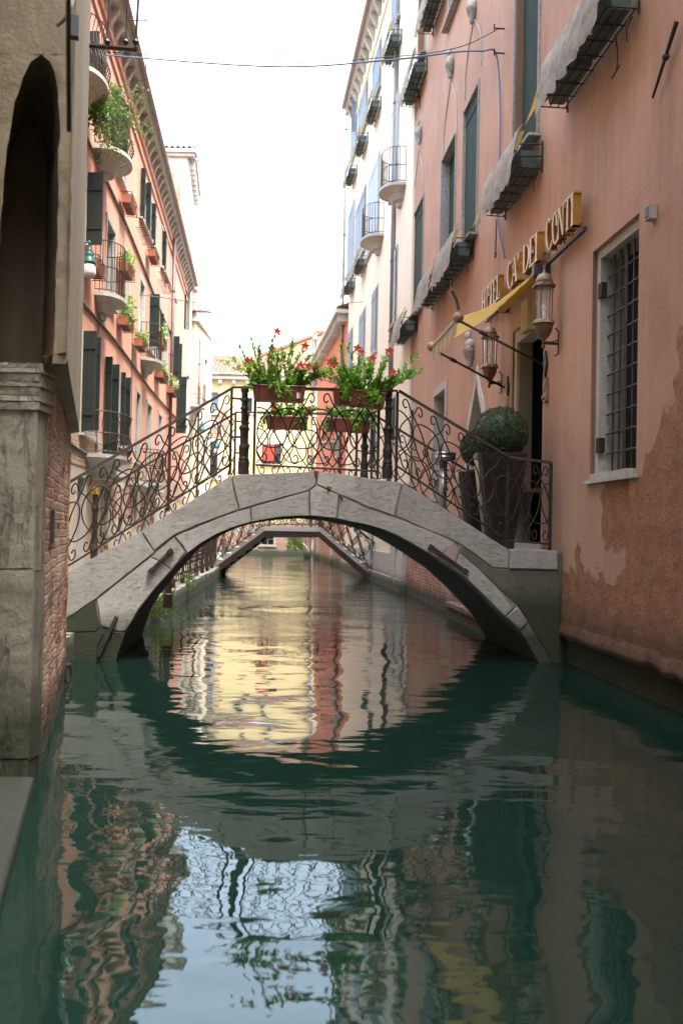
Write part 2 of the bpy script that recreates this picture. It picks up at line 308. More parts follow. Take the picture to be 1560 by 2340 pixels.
class MB:
    def __init__(s): s.v = []; s.f = []
    def add(s, vs, fs):
        k = len(s.v); s.v += [Vector(x) for x in vs]; s.f += [tuple(i+k for i in f) for f in fs]; return s
    def hexa(s, P): # 8 points: bottom 4, top 4
        return s.add(P, [(0, 3, 2, 1), (4, 5, 6, 7), (0, 1, 5, 4), (1, 2, 6, 5), (2, 3, 7, 6), (3, 0, 4, 7)])
    def box(s, x0, x1, y0, y1, z0, z1):
        return s.hexa([(x0, y0, z0), (x1, y0, z0), (x1, y1, z0), (x0, y1, z0), (x0, y0, z1), (x1, y0, z1), (x1, y1, z1), (x0, y1, z1)])
    def wbox(s, W, u0, u1, z0, z1, o0, o1):
        p = W.pt; return s.hexa([p(u0, z0, o0), p(u1, z0, o0), p(u1, z0, o1), p(u0, z0, o1), p(u0, z1, o0), p(u1, z1, o0), p(u1, z1, o1), p(u0, z1, o1)])
    def prism(s, pts, vec, ch=0):
        n = len(pts); pts = [Vector(p) for p in pts]; vec = Vector(vec)
        if ch:
            c = sum(pts, Vector())/n; f = []
            for p in pts:
                d = (c-p); f.append(p + d.normalized()*min(ch, d.length*.3))
            mid = [p + vec.normalized()*ch for p in pts]; bk = [p+vec for p in pts]
            s.add(f+mid+bk, [tuple(range(n)), tuple(range(3*n-1, 2*n-1, -1))] +
                  [(i, i+n, (i+1) % n+n, (i+1) % n) for i in range(n)] + [(i+n, i+2*n, (i+1) % n+2*n, (i+1) % n+n) for i in range(n)])
        else:
            s.add(pts+[p+vec for p in pts], [tuple(range(n)), tuple(range(2*n-1, n-1, -1))] + [(i, i+n, (i+1) % n+n, (i+1) % n) for i in range(n)])
        return s
    def tube(s, pts, r, seg=6, closed=False, r2=None):
        pts = [Vector(p) for p in pts]; n = len(pts)
        if n < 2: return s
        k = len(s.v); prev = None
        for i, p in enumerate(pts):
            a = pts[i-1] if (i > 0 or closed) else p; b = pts[(i+1) % n] if (i < n-1 or closed) else p
            d = (b-a)
            if d.length < 1e-9: d = Vector((0, 0, 1))
            d.normalize()
            if prev is None:
                up = Vector((0, 0, 1)) if abs(d.z) < .9 else Vector((1, 0, 0)); x = d.cross(up).normalized()
            else:
                x = (prev - d*prev.dot(d))
                x = x.normalized() if x.length > 1e-6 else d.orthogonal().normalized()
            prev = x; y = d.cross(x)
            rr = r if r2 is None else r+(r2-r)*i/(n-1)
            for j in range(seg):
                an = 2*math.pi*j/seg; s.v.append(p + x*math.cos(an)*rr + y*math.sin(an)*rr)
        for i in range(n if closed else n-1):
            a, b = k+i*seg, k+((i+1) % n)*seg
            for j in range(seg): s.f.append((a+j, a+(j+1) % seg, b+(j+1) % seg, b+j))
        if not closed: s.f.append(tuple(range(k+seg-1, k-1, -1))); s.f.append(tuple(range(k+(n-1)*seg, k+n*seg)))
        return s
    def lathe(s, c, prof, seg=16, sq=None):
        c = Vector(c); k = len(s.v); n = len(prof)
        for r, z in prof:
            for j in range(seg):
                an = 2*math.pi*(j+.5)/seg; s.v.append(c + Vector((math.cos(an)*r, math.sin(an)*r, z)))
        for i in range(n-1):
            for j in range(seg):
                s.f.append((k+i*seg+j, k+i*seg+(j+1) % seg, k+(i+1)*seg+(j+1) % seg, k+(i+1)*seg+j))
        s.f.append(tuple(range(k+seg-1, k-1, -1))); s.f.append(tuple(range(k+(n-1)*seg, k+n*seg))); return s
    def ball(s, c, r, seg=10, sc=(1, 1, 1)):
        n = seg//2+1
        pr = [(max(.001, math.sin(math.pi*i/n))*r, -math.cos(math.pi*i/n)*r*sc[2]) for i in range(n+1)]
        return s.lathe(c, pr, seg)
    def leaf(s, p, d, up, L, w):
        d = d.normalized(); sd = d.cross(up)
        if sd.length < 1e-4: sd = d.orthogonal()
        sd.normalize(); u = sd.cross(d).normalized()
        return s.add([p, p+d*L*.45+sd*w/2+u*w*.18, p+d*L-u*L*.12, p+d*L*.45-sd*w/2+u*w*.18, p+d*L*.5-u*w*.05], [(0, 1, 4), (1, 2, 4), (2, 3, 4), (3, 0, 4)])
    def build(s, name, mat, parent=None, smooth=False, label=None):
        off = wl(parent) if parent else Vector()
        me = bpy.data.meshes.new(name); me.from_pydata([v-off for v in s.v], [], s.f)
        bm = bmesh.new(); bm.from_mesh(me); bmesh.ops.recalc_face_normals(bm, faces=bm.faces); bm.to_mesh(me); bm.free()
        if smooth:
            me.shade_smooth() if hasattr(me, 'shade_smooth') else None
            for pl in me.polygons: pl.use_smooth = True
        me.materials.append(MAT[mat] if isinstance(mat, str) else mat)
        o = bpy.data.objects.new(name, me); C.objects.link(o)
        if parent: o.parent = parent
        if label: o['label'] = label
        return o
def solo(mb, name, mat, label, cat, base, group=None, kind=None, smooth=False):
    me_off = Vector(base)
    mb.v = [v-me_off for v in mb.v]; o = mb.build(name, mat, None, smooth); o.location = base
    if label: o['label'] = label
    if cat: o['category'] = cat
    if group: o['group'] = group
    if kind: o['kind'] = kind
    return o
def copy_tree(o, parent=None):
    c = o.copy(); C.objects.link(c)
    if parent: c.parent = parent
    for ch in [x for x in SC.objects if x.parent == o]: copy_tree(ch, c)
    return c
def rnd(a, b): return random.uniform(a, b)
def rv(): 
    while 1:
        v = Vector((rnd(-1, 1), rnd(-1, 1), rnd(-1, 1)))
        if .05 < v.length < 1: return v.normalized()
def smooth_pts(P, k=6):
    P = [Vector(p) for p in P]; out = []
    for i in range(len(P)-1):
        a, b, c, d = P[max(i-1, 0)], P[i], P[i+1], P[min(i+2, len(P)-1)]
        for j in range(k):
            t = j/k; out.append(.5*((2*b)+(c-a)*t+(2*a-5*b+4*c-d)*t*t+(-a+3*b-3*c+d)*t*t*t))
    out.append(P[-1]); return out
def facade(W, u0, u1, z0, z1, holes, mat, parent, name='wall', depth=.22, body=4.0, bodymat=None):
    us = sorted({u0, u1, *[h[0] for h in holes], *[h[1] for h in holes]}); us = [u for u in us if u0 <= u <= u1]
    zs = sorted({z0, z1, *[h[2] for h in holes], *[h[3] for h in holes]}); zs = [z for z in zs if z0 <= z <= z1]
    mb = MB(); p = W.pt
    for i in range(len(us)-1):
        for j in range(len(zs)-1):
            uc, zc = (us[i]+us[i+1])/2, (zs[j]+zs[j+1])/2
            if any(h[0] < uc < h[1] and h[2] < zc < h[3] for h in holes): continue
            mb.add([p(us[i], zs[j]), p(us[i+1], zs[j]), p(us[i+1], zs[j+1]), p(us[i], zs[j+1])], [(0, 1, 2, 3)])
    for h in holes:
        a, b, c, d = max(h[0], u0), min(h[1], u1), max(h[2], z0), min(h[3], z1); D = -depth
        mb.add([p(a, c), p(b, c), p(b, d), p(a, d), p(a, c, D), p(b, c, D), p(b, d, D), p(a, d, D)], [(0, 1, 5, 4), (1, 2, 6, 5), (2, 3, 7, 6), (3, 0, 4, 7)])
    mb.add([p(u0, z0), p(u1, z0), p(u1, z1), p(u0, z1), p(u0, z0, -depth), p(u1, z0, -depth), p(u1, z1, -depth), p(u0, z1, -depth)], [(0, 1, 5, 4), (1, 2, 6, 5), (2, 3, 7, 6), (3, 0, 4, 7)])
    mb.wbox(W, u0, u1, z0, z1, -depth-body, -depth)
    return mb.build(name, mat, parent)
def win(W, holes, B, pa, pb, yt, yb, frame='trim', pane='dark', fw=.09, depth=.2, shut=None, shutmat='green', proud=.025, so_=None, bars=False, sill=True, sillout=.1, name='window'):
    u0, _ = W.uz(pa, (yt+yb)/2); zt = W.uz(pa, yt)[1]; zb = W.uz(pa, yb)[1]; u1, _ = W.uz(pb, (yt+yb)/2)
    if u0 > u1: u0, u1 = u1, u0
    return winu(W, holes, B, u0, u1, zb, zt, frame, pane, fw, depth, shut, shutmat, proud, so_, bars, sill, sillout, name)
def winu(W, holes, B, u0, u1, zb, zt, frame='trim', pane='dark', fw=.09, depth=.2, shut=None, shutmat='green', proud=.025, so_=None, bars=False, sill=True, sillout=.1, name='window'):
    holes.append((u0, u1, zb, zt))
    e = .003; m = MB(); d0 = -depth+.012
    m.wbox(W, u0+e, u0+fw, zb+e, zt-e, d0, proud).wbox(W, u1-fw, u1-e, zb+e, zt-e, d0, proud)
    m.wbox(W, u0+fw, u1-fw, zt-fw, zt-e, d0, proud-.003)
    if not sill: m.wbox(W, u0+fw, u1-fw, zb+e, zb+fw*.6, d0, proud-.003)
    fr = m.build(name, frame, B)
    s = zb+fw*.6
    MB().wbox(W, u0+fw, u1-fw, s, zt-fw, -depth+.004, -depth+.02).build('pane', pane, fr)
    if sill: MB().wbox(W, u0-.06, u1+.06, zb-.04, zb-e*0+.0, .004, sillout).wbox(W, u0+fw, u1-fw, zb+e, s, d0, sillout-.01).build('sill', frame, fr)
    if pane != 'black' and not shut and (u1-u0) > .45:
        uc = (u0+u1)/2; b = MB(); bd = -depth+.022
        b.wbox(W, uc-.025, uc+.025, s, zt-fw, bd, bd+.03)
        b.wbox(W, u0+fw, uc-.025, (s+zt)/2-.02, (s+zt)/2+.02, bd, bd+.025).wbox(W, uc+.025, u1-fw, (s+zt)/2-.02, (s+zt)/2+.02, bd, bd+.025).build('sash', 'wood', fr)
    if shut == 'closed':
        uc = (u0+u1)/2; oo = -.07 if so_ is None else so_
        for a, b in ((u0+fw+.003, uc-.004), (uc+.004, u1-fw-.003)):
            q = MB(); nb = 3; w = (b-a)/nb
            for i in range(nb): q.wbox(W, a+i*w+.002, a+(i+1)*w-.002, s+.01, zt-fw-.01, oo-.03, oo)
            for zz in (s+.25, zt-fw-.25): q.wbox(W, a+.01, b-.01, zz-.02, zz+.02, oo+.001, oo+.012)
            q.build('shutter', shutmat, fr)
    return fr
def leafshut(W, B, px0, px1, yt, yb, mat='green', ang=90):
    """an open shutter leaf standing out from the wall; px0 = hinge side, px1 = outer edge"""
    yc = (yt+yb)/2; u, _ = W.uz(px0, yc); P = W.pt(u, 0); w = abs(px1-px0)/F*P.y
    z1 = 1.5+(1211-yt+(px1-780)*.02)/F*P.y; z1 = min(z1, 10.75) if W is globals().get('PW') else z1; z0 = 1.5+(1211-yb+(px1-780)*.02)/F*P.y
    a = R_(ang); c = -math.cos(a); sn = math.sin(a); w = w/ max(.3, sn); w = min(w, .75)
    m = MB(); nb = 3; th = .022
    def q(k0, k1, za, zb, t0, t1):
        pp = []
        for (k, t) in ((k0, t0), (k1, t0), (k1, t1), (k0, t1)): pp.append((u+c*k+sn*t, k*sn-c*t+.03))
        m.hexa([W.pt(x, za, y) for x, y in pp]+[W.pt(x, zb, y) for x, y in pp])
    for i in range(nb): q(i*w/nb+.002, (i+1)*w/nb-.002, z0, z1, -th, th)
    for zz in (z0+.3, z1-.3): q(.005, w-.01, zz-.03, zz+.03, -th-.014, -th-.001)
    return m.build('shutter', mat, B)
# ------------------------------------------------------------------ setting
solo(MB().add([(-400, -60, 0), (400, -60, 0), (400, 700, 0), (-400, 700, 0)], [(0, 1, 2, 3)]), 'water', 'water', None, None, (0, 0, 0), kind='structure')
QL = [(-2.9, 8.6), (-2.93, 13.5), (-3.17, 18.4), (-3.67, 27), (-4.8, 39.5), (-5.15, 43.5)]
def qx(y):
    for (a, b), (c, d) in zip(QL, QL[1:]):
        if y <= d: return a+(c-a)*(y-b)/(d-b)
    return QL[-1][0]
pts = [(x-.32, y, .28) for x, y in QL]+[(-12, 43.5, .28), (-12, 8.6, .28)]
solo(MB().prism(pts, (0, 0, -1.3)), 'pavement', 'paving', None, None, (0, 0, 0), kind='structure')
m = MB(); y = 8.7
while y < 43:
    L = rnd(.7, 1.25); y2 = min(y+L, 43.3); h = .30+rnd(-.02, .03); j = rnd(-.02, .02)
    a, b = qx(y)+j, qx(y2)+j
    m.hexa([(a-.33, y+.008, -.6), (a, y+.008, -.6), (b, y2-.008, -.6), (b-.33, y2-.008, -.6), (a-.33, y+.008, h), (a-.012, y+.008, h), (b-.012, y2-.008, h), (b-.33, y2-.008, h)])
    y = y2
solo(m, 'quay_edge', 'white_stone', None, None, (-3, 8.7, 0), kind='structure')
# ------------------------------------------------------------------ hotel (right)
HW = Wall((3.4755+.34, -4), (1.656, 21.4)); LH = HW.L
hotel = thing('hotel_building', 'salmon pink hotel with peeling plaster along the right side of the canal', 'building', HW.pt(0, 0))
def hu(Y): return (Y+4)/HW.t.y
holes = []
# grilled window
g0 = HW.uz(1456, 780)[0]; g1 = HW.uz(1350, 850)[0]; gz1 = HW.uz(1455, 490)[1]; gz0 = HW.uz(1455, 1082)[1]
gf = winu(HW, holes, hotel, g0, g1, gz0+.0, gz1, 'trim', 'black', .1, .34, proud=-.05, sillout=.05, name='grilled_window')
m = MB(); a, b = g0+.1, g1-.1; zb, zt = gz0+.07, gz1-.1
nu, nzv = 6, 11
for i in range(1, nu): m.tube([HW.pt(a+(b-a)*i/nu, zb, -.14), HW.pt(a+(b-a)*i/nu, zt, -.14)], .011 if i != 3 else .02, 6)
for j in range(1, nzv): m.tube([HW.pt(a, zb+(zt-zb)*j/nzv, -.14), HW.pt(b, zb+(zt-zb)*j/nzv, -.14)], .011, 6)
for i in range(1, nu):
    for j in range(1, nzv): m.ball(HW.pt(a+(b-a)*i/nu, zb+(zt-zb)*j/nzv, -.14), .02, 6)
m.build('grille', 'iron_grey', gf)
for zz in (zb+.3, zt-.35): MB().wbox(HW, g1-.16, g1-.06, zz-.08, zz+.08, -.10, -.04).build('hinge', 'rust', gf)
# door
d0 = HW.uz(1240, 950)[0]; d1 = HW.uz(1168, 950)[0]; dz = HW.uz(1168, 762)[1]
holes.append((d0, d1, 1.33, dz))
m = MB(); m.wbox(HW, d0+.003, d0+.12, 1.34, dz-.18, -.24, -.03).wbox(HW, d1-.12, d1-.003, 1.34, dz-.18, -.24, -.03).wbox(HW, d0+.003, d1-.003, dz-.18, dz-.003, -.24, -.028)
df = m.build('door_frame', 'trim', hotel)
m = MB(); m.wbox(HW, d1-.16, d1-.123, 1.34, dz-.183, -.25, -.06); m.build('jamb', 'jamb', df)
MB().wbox(HW, d0+.02, d1-.02, 1.34, dz-.02, -.68, -.66).wbox(HW, d0+.004, d0+.018, 1.34, dz-.02, -.68, -.26).wbox(HW, d1-.018, d1-.004, 1.34, dz-.02, -.68, -.26).wbox(HW, d0+.02, d1-.02, dz-.018, dz-.004, -.68, -.26).wbox(HW, d0+.02, d1-.02, 1.372, 1.38, -.65, -.26).build('hall_shade_panels', 'black', df)  # black panels put the unlit hall's shade into the colour
MB().wbox(HW, d0+.01, d1-.01, 1.3, 1.37, -.5, .06).build('threshold', 'white_stone', df)
# curved head board above the door with house number
uc = (d0+d1)/2
pp = [(-.5, -.02), (.5, -.02), (.5, .12), (.34, .16), (.22, .27), (0, .33), (-.22, .27), (-.34, .16), (-.5, .12)]
m = MB(); m.prism([HW.pt(uc+x*.9, dz+y_*.8, .03) for x, y_ in pp], HW.n*-.05); m.build('door_hood', 'hotel', df)
# ogee door
oc = hu(14.6); OW = .74
og = [(-OW, 1.35), (-OW, 2.9), (-.66, 3.3), (-.46, 3.65), (-.22, 3.9), (-.08, 4.08), (0, 4.3)]
og = og + [(-x, z) for x, z in og[-2::-1]]
holes.append((oc-OW, oc+OW, 1.35, 4.3))
m = MB()
lf = [(-OW, 4.3)] + og[1:7]; m.prism([HW.pt(oc+x, z, -.002) for x, z in lf[::-1]], HW.n*-.2)
rt = [(OW, 4.3)] + og[6:12]; m.prism([HW.pt(oc+x, z, -.002) for x, z in rt], HW.n*-.2)
m.build('arch_spandrel', 'hotel', hotel)
m = MB(); n = len(og)
inn = [(x*.80, 1.35 if i in (0, n-1) else (z-.02 if abs(x) > .6 else z-.16)) for i, (x, z) in enumerate(og)]
for i in range(n-1):
    (a0, b0), (a1, b1), (c0, e0), (c1, e1) = og[i], og[i+1], inn[i], inn[i+1]
    P = [HW.pt(oc+a0, b0, .03), HW.pt(oc+a1, b1, .03), HW.pt(oc+c1, e1, .03), HW.pt(oc+c0, e0, .03)]
    Q = [p-HW.n*.22 for p in P]; m.add(P+Q, [(0, 1, 2, 3), (0, 1, 5, 4), (2, 3, 7, 6)])
of = m.build('arched_doorway', 'white_stone', hotel)
MB().wbox(HW, oc-OW+.06, oc+OW-.06, 1.36, 4.25, -.20, -.18).build('door_panel', 'greypane', of)
MB().wbox(HW, oc-OW-.1, oc-OW+.2, 1.1, 1.65, .032, .2).wbox(HW, oc+OW-.2, oc+OW+.1, 1.1, 1.65, .032, .2).build('plinth', 'white_stone', of)
win(HW, holes, hotel, 1020, 988, 868, 1150, 'trim', 'greypane', .16, .32)
win(HW, holes, hotel, 948, 930, 920, 1110, 'trim', 'greypane', .14, .3)
f1 = win(HW, holes, hotel, 1236, 1177, -330, 300, 'trim_dark', 'dark', .05, .3, shut='closed', shutmat='green2', so_=-.11, sillout=.16)
f2 = win(HW, holes, hotel, 1093, 1058, 185, 528, 'trim_dark', 'dark', .05, .3, shut='closed', shutmat='green2', so_=-.03, sillout=.16)
f3 = win(HW, holes, hotel, 1041, 1008, 300, 590, 'trim_dark', 'dark', .05, .35, shut='closed', shutmat='green2', so_=-.16, sillout=.16)
f4 = win(HW, holes, hotel, 967, 943, 445, 700, 'trim_dark', 'dark', .05, .3, shut='closed', shutmat='green2', so_=-.03, sillout=.16)
f5 = win(HW, holes, hotel, 976, 955, -230, 108, 'trim_dark', 'dark', .1, .3, shut='closed', shutmat='blue', so_=-.16, sillout=.14)
f6 = win(HW, holes, hotel, 1060, 1030, -520, -30, 'trim_dark', 'dark', .1, .3, shut='closed', shutmat='green2', so_=-.16, sillout=.14)
# split of the wall: brick footing then plaster
facade(HW, 0, hu(12.6), .36, 19, holes, 'hotel', hotel, 'wall', .7, 6)
facade(HW, hu(12.6)+.002, LH, 1.02, 19, holes, 'hotel', hotel, 'wall', .7, 6)
MB().wbox(HW, 0, hu(12.6), -.6, .358, -5, -.07).build('brick_footing', 'brick_wet', hotel)
MB().wbox(HW, hu(12.6)+.002, LH, -.6, 1.018, -5, .05).build('brick_footing', 'brick', hotel)
m = MB()
k = 0
us = [i*.06 for i in range(int(hu(10.6)/.06))]
us = [u for u in us if u > hu(5)]
top, mid, bot = [], [], []
for u in us:
    o = .012+.03*noise.noise(Vector((u*3, 0, 1)))+.015*noise.noise(Vector((u*11, 3, 1))); dz_ = .30+.05*noise.noise(Vector((u*2.3, 5, 0)))+.03*noise.noise(Vector((u*9, 8, 0)))
    top.append(HW.pt(u, dz_+.17+.03*noise.noise(Vector((u*5, 1, 9))), .004)); mid.append(HW.pt(u, dz_+.06, .03+o)); bot.append(HW.pt(u, dz_, .01+o)); 
n = len(us); bk = [Vector((*(HW.pt(u, 0, -.075)).xy, b.z+.02)) for u, b in zip(us, bot)]
m.add(top+mid+bot+bk, [(r*n+i, r*n+i+1, (r+1)*n+i+1, (r+1)*n+i) for r in range(3) for i in range(n-1)])
m.build('plaster_lip', 'hotel', hotel, True)
# ogee outlines of white stone on the upper floor, each below a carved relief
def ogee_trim(px, yt, yb, w):
    u, z1 = HW.uz(px, yt); z0 = HW.uz(px, yb)[1]; h = z1-z0
    for sg in (-1, 1):
        P = [HW.pt(u+sg*w*x, z0+h*y_, .012) for x, y_ in ((1, 0), (.98, .3), (.8, .55), (.42, .75), (.16, .88), (0, 1))]
        mm = MB(); mm.tube(smooth_pts(P, 4), .011, 5); mm.build('arch_moulding', 'trim', hotel)
ogee_trim(1083, 35, 185, .62); ogee_trim(1031, 175, 330, .62); ogee_trim(958, 335, 470, .62)
def relief(px, py, h, label, W=HW, s=1):
    u, z = W.uz(px, py, .06); c = W.pt(u, z, .06)
    t_ = thing('carved_relief', label, 'relief', c, 'carved reliefs above the pointed arches')
    m = MB(); m.lathe(c, [(.015, -.28*s), (.05*s, -.24*s), (.035*s, -.2*s), (.08*s, -.12*s), (.1*s, -.04*s), (.12*s, 0), (.07*s, .02)], 8); m.build('bracket', 'trim_dark', t_, True)
    m = MB(); m.ball(c+Vector((0, 0, .09*s)), .09*s, 8).ball(c+Vector((-.03, -.05, .02)), .05*s, 6).ball(c+Vector((-.02, .06, .03)), .05*s, 6).ball(c+Vector((-.04, 0, .22*s)), .055*s, 8, (1, 1, 1.3))
    m.tube([c+Vector((0, 0, .25*s)), c+Vector((0, 0, .36*s))], .03*s, 6, r2=.008); m.build('figure', 'white_stone', t_, True)
relief(1078, 20, .4, 'carved stone relief at the top of the photo, highest on the pink hotel')
relief(1028, 148, .4, 'carved stone relief just below the blue cables on the pink hotel')
relief(957, 305, .4, 'small carved stone relief beside the grey downpipe on the pink hotel')
relief(1073, 800, .4, 'carved stone relief on the point of the white ogee doorway', s=1.1)
# peeled patch edge, small oval and crest plaques
def plaque(px, py, w, h, name, label, mat, oval):
    u, z = HW.uz(px, py, .02); P = []
    for i in range(16):
        a = 2*math.pi*i/16; x, y_ = math.cos(a), math.sin(a)
        if not oval: x = max(-.8, min(.8, x*1.3)); y_ = max(-1, min(.85, y_*1.2))
        P.append(HW.pt(u+x*w/2, z+y_*h/2, .04))
    t_ = thing(name, label, 'plaque', HW.pt(u, z, 0))
    MB().prism(P, HW.n*-.04, .008).build('backplate', mat, t_)
    m = MB()
    if oval: m.prism([HW.pt(u+math.cos(a*math.pi/8)*w*.34, z+math.sin(a*math.pi/8)*h*.34, .046) for a in range(16)], HW.n*-.01)
    else: m.prism([HW.pt(u+x*w, z+y_*h, .05) for x, y_ in ((-.25, .05), (-.2, .3), (.2, .3), (.25, .05), (0, -.12))], HW.n*-.01).ball(HW.pt(u, z-h*.3, .045), w*.2, 8).ball(HW.pt(u, z+h*.42, .045), w*.12, 6)
    m.build('emblem', 'bronze_top', t_)
plaque(1155, 925, .2, .36, 'oval_plaque', 'small oval metal plaque left of the hotel doorway', 'trim', True)
plaque(1246, 890, .16, .34, 'crest_plaque', 'small gilt crest plaque right of the hotel doorway below the diamond plate', 'bronze_top', False)
# alarm box
u, z = HW.uz(1495, 487); t_ = thing('alarm_box', 'small ivory junction box high on the wall above the barred window', 'electrical box', HW.pt(u, z))
MB().wbox(HW, u-.05, u+.05, z-.065, z+.065, .004, .075).build('box', 'plastic', t_); MB().wbox(HW, u-.035, u+.035, z-.045, z+.05, .076, .082).build('cover', 'iron_grey', t_)
# ---------------- sign letters
def arc(cx, cy, rx, ry, a0, a1, n=14): return [(cx+rx*math.cos(R_(a0+(a1-a0)*i/n)), cy+ry*math.sin(R_(a0+(a1-a0)*i/n))) for i in range(n+1)]
def ringp(o, i_): return [[o[k], o[k+1], i_[k+1], i_[k]] for k in range(len(o)-1)]
def bx(a, b, c, d): return [(a, c), (b, c), (b, d), (a, d)]
s_ = .055
GL = {
 'H': (.78, [bx(.10, .25, 0, 1), bx(.53, .68, 0, 1), bx(.25, .53, .46, .54), bx(.02, .33, 0, s_), bx(.45, .76, 0, s_), bx(.02, .33, 1-s_, 1), bx(.45, .76, 1-s_, 1)]),
 'O': (.80, ringp(arc(.4, .5, .38, .52, 0, 360, 24), arc(.4, .5, .22, .46, 0, 360, 24))),
 'T': (.70, [bx(.28, .43, 0, 1-s_), bx(.2, .51, 0, s_), bx(.02, .69, 1-s_, 1), bx(.02, .07, .78, 1-s_), bx(.64, .69, .78, 1-s_)]),
 'E': (.64, [bx(.08, .23, 0, 1), bx(.02, .58, 0, s_), bx(.02, .58, 1-s_, 1), bx(.23, .45, .47, .53), bx(.53, .58, s_, .24), bx(.53, .58, .77, 1-s_), bx(.41, .45, .38, .62)]),
 'L': (.62, [bx(.10, .25, 0, 1), bx(.02, .58, 0, s_), bx(.02, .33, 1-s_, 1), bx(.53, .58, s_, .28)]),
 'I': (.36, [bx(.10, .26, 0, 1), bx(.02, .34, 0, s_), bx(.02, .34, 1-s_, 1)]),
 'C': (.76, ringp(arc(.42, .5, .4, .52, 48, 312, 20), arc(.42, .5, .24, .46, 42, 318, 20)) + [bx(.62, .68, .68, .98), bx(.62, .68, .06, .26)]),
 'A': (.80, [[(.36, 1), (.46, 1), (.76, 0), (.58, 0)], [(.40, 1), (.34, .92), (.10, 0), (.17, 0)], bx(.2, .6, .3, .37), bx(.02, .26, 0, s_), bx(.5, .8, 0, s_)]),
 "'": (.22, [bx(.06, .18, .72, 1)]),
 'D': (.78, [bx(.08, .22, 0, 1)] + ringp(arc(.22, .5, .52, .5, -90, 90, 16), arc(.22, .5, .34, .44, -90, 90, 16)) + [bx(.02, .3, 0, s_), bx(.02, .3, 1-s_, 1)]),
 'N': (.82, [bx(.10, .17, 0, 1), bx(.63, .70, 0, 1), [(.10, 1), (.26, 1), (.70, 0), (.58, 0)], bx(.02, .25, 0, s_), bx(.02, .2, 1-s_, 1), bx(.55, .78, 1-s_, 1)]),
}
txt = "HOTEL CA' DEI CONTI"
sh = .37
zb0 = HW.uz(1308, 519, .15)[1]; ua = hu(13.7); ub = hu(9.58)
sign = thing('hotel_sign', 'gilt three dimensional letters reading HOTEL CA\' DEI CONTI above the doorway', 'sign', HW.pt((ua+ub)/2, zb0))
for word, ya, yb in (('HOTEL', 13.7, 12.65), ("CA'", 12.3, 11.68), ('DEI', 11.5, 10.86), ('CONTI', 10.58, 9.58)):
    cu = hu(ya); sx = (hu(ya)-hu(yb))/sum(GL[c][0] for c in word)
    for c in word:
        w, polys = GL[c]; m = MB(); m2_ = MB()
        for k, po in enumerate(polys):
            P = [HW.pt(cu-x*sx, zb0+y_*sh, .17-.0012*k) for x, y_ in po]
            m.prism(P, HW.n*(-.09+.0015*k)); m2_.prism([p+HW.n*.009 for p in P], HW.n*-.008)
        lt_ = m.build('letter', 'brass', sign); m2_.build('letter_face', 'bronze_face', lt_); cu -= w*sx
m = MB(); m.wbox(HW, ub-.12, ua+.05, zb0-.1, zb0-.06, .06, .11); 
u_ = ub
while u_ < ua: m.tube([HW.pt(u_, zb0-.06, .09), HW.pt(u_, zb0+.02, .09)], .008, 5); u_ += .27
m.build('mounting_bar', 'iron_grey', sign)
# ---------------- roll-out awning
aw = thing('canvas_awning', 'mustard canvas awning on two long iron arms over the hotel doorway', 'awning', HW.pt(hu(11.8), 4.8))
y0, y1 = hu(10.98), hu(12.72)
rz, ro = 4.80, .14; fz, fo = 4.17, 1.14
m = MB(); nn = 12
for i in range(nn+1):
    for j in range(9):
        u = y0+(y1-y0)*i/nn; k = j/8; sag = -.07*math.sin(math.pi*k)+.012*math.sin(i*1.9+j)
        m.v.append(HW.pt(u, rz+(fz-rz)*k+sag, ro+(fo-ro)*k))
m.f = [(i*9+j, i*9+j+1, (i+1)*9+j+1, (i+1)*9+j) for i in range(nn) for j in range(8)]
m.build('canvas', 'cloth_y', aw, True)
m = MB(); m.tube([HW.pt(y0+.03, rz-.03, .12), HW.pt(y1-.02, rz-.03, .12)], .065, 12); m.build('roller', 'cloth_y', aw, True)
m = MB(); ns = 7
row = []
for i in range(ns*6+1):
    u = y0+.05+(y1-y0-.1)*i/(ns*6); q = (i % 6)/6; d = .15+.09*abs(math.sin(math.pi*i/6))
    m.v += [HW.pt(u, fz-.01, fo), HW.pt(u, fz-d, fo+.02*math.sin(i*.8))]
m.f = [(2*i, 2*i+1, 2*i+3, 2*i+2) for i in range(ns*6)]
m.build('valance', 'cloth_p', aw)
m = MB(); m.tube([HW.pt(y0-.03, fz, fo), HW.pt(y1+.03, fz, fo)], .022, 8); m.build('front_bar', 'trim', aw, True)
for u, pz in ((y0, 3.64), (y1, 3.62)):
    e = HW.pt(u, fz-.02, fo); s0 = HW.pt(u, pz, .06); m = MB(); m.tube([s0, e], .017, 8)
    d = e-s0
    for k in (.68, .705, .73): m.ball(s0+d*k, .03, 8)
    m.build('arm', 'iron', aw, True)
    MB().prism([HW.pt(u+x, pz+z_, .03) for x, z_ in ((0, .17), (.075, 0), (0, -.17), (-.075, 0))], HW.n*-.028, .006).build('wall_plate', 'iron', aw)
    MB().ball(e+Vector((0, 0, .03)), .07, 14).build('ball_finial', 'bronze_top', aw, True)
m = MB(); e = HW.pt(y0-.02, fz+.1, fo); m.tube(smooth_pts([e, e+Vector((-.03, 0, .12)), e+Vector((-.09, 0, .24))]), .022, 6); m.build('end_strap', 'iron_grey', aw)
for ya_, yb_ in ((y0-.1, y0), (y1, y1+.08)): MB().wbox(HW, ya_, yb_, rz-.07, rz+.07, .004, .21).build('bracket', 'iron_grey', aw)
MB().wbox(HW, hu(11.5), hu(11.82), 4.2, 4.62, .004, .1).build('motor_box', 'cloth_p', aw)
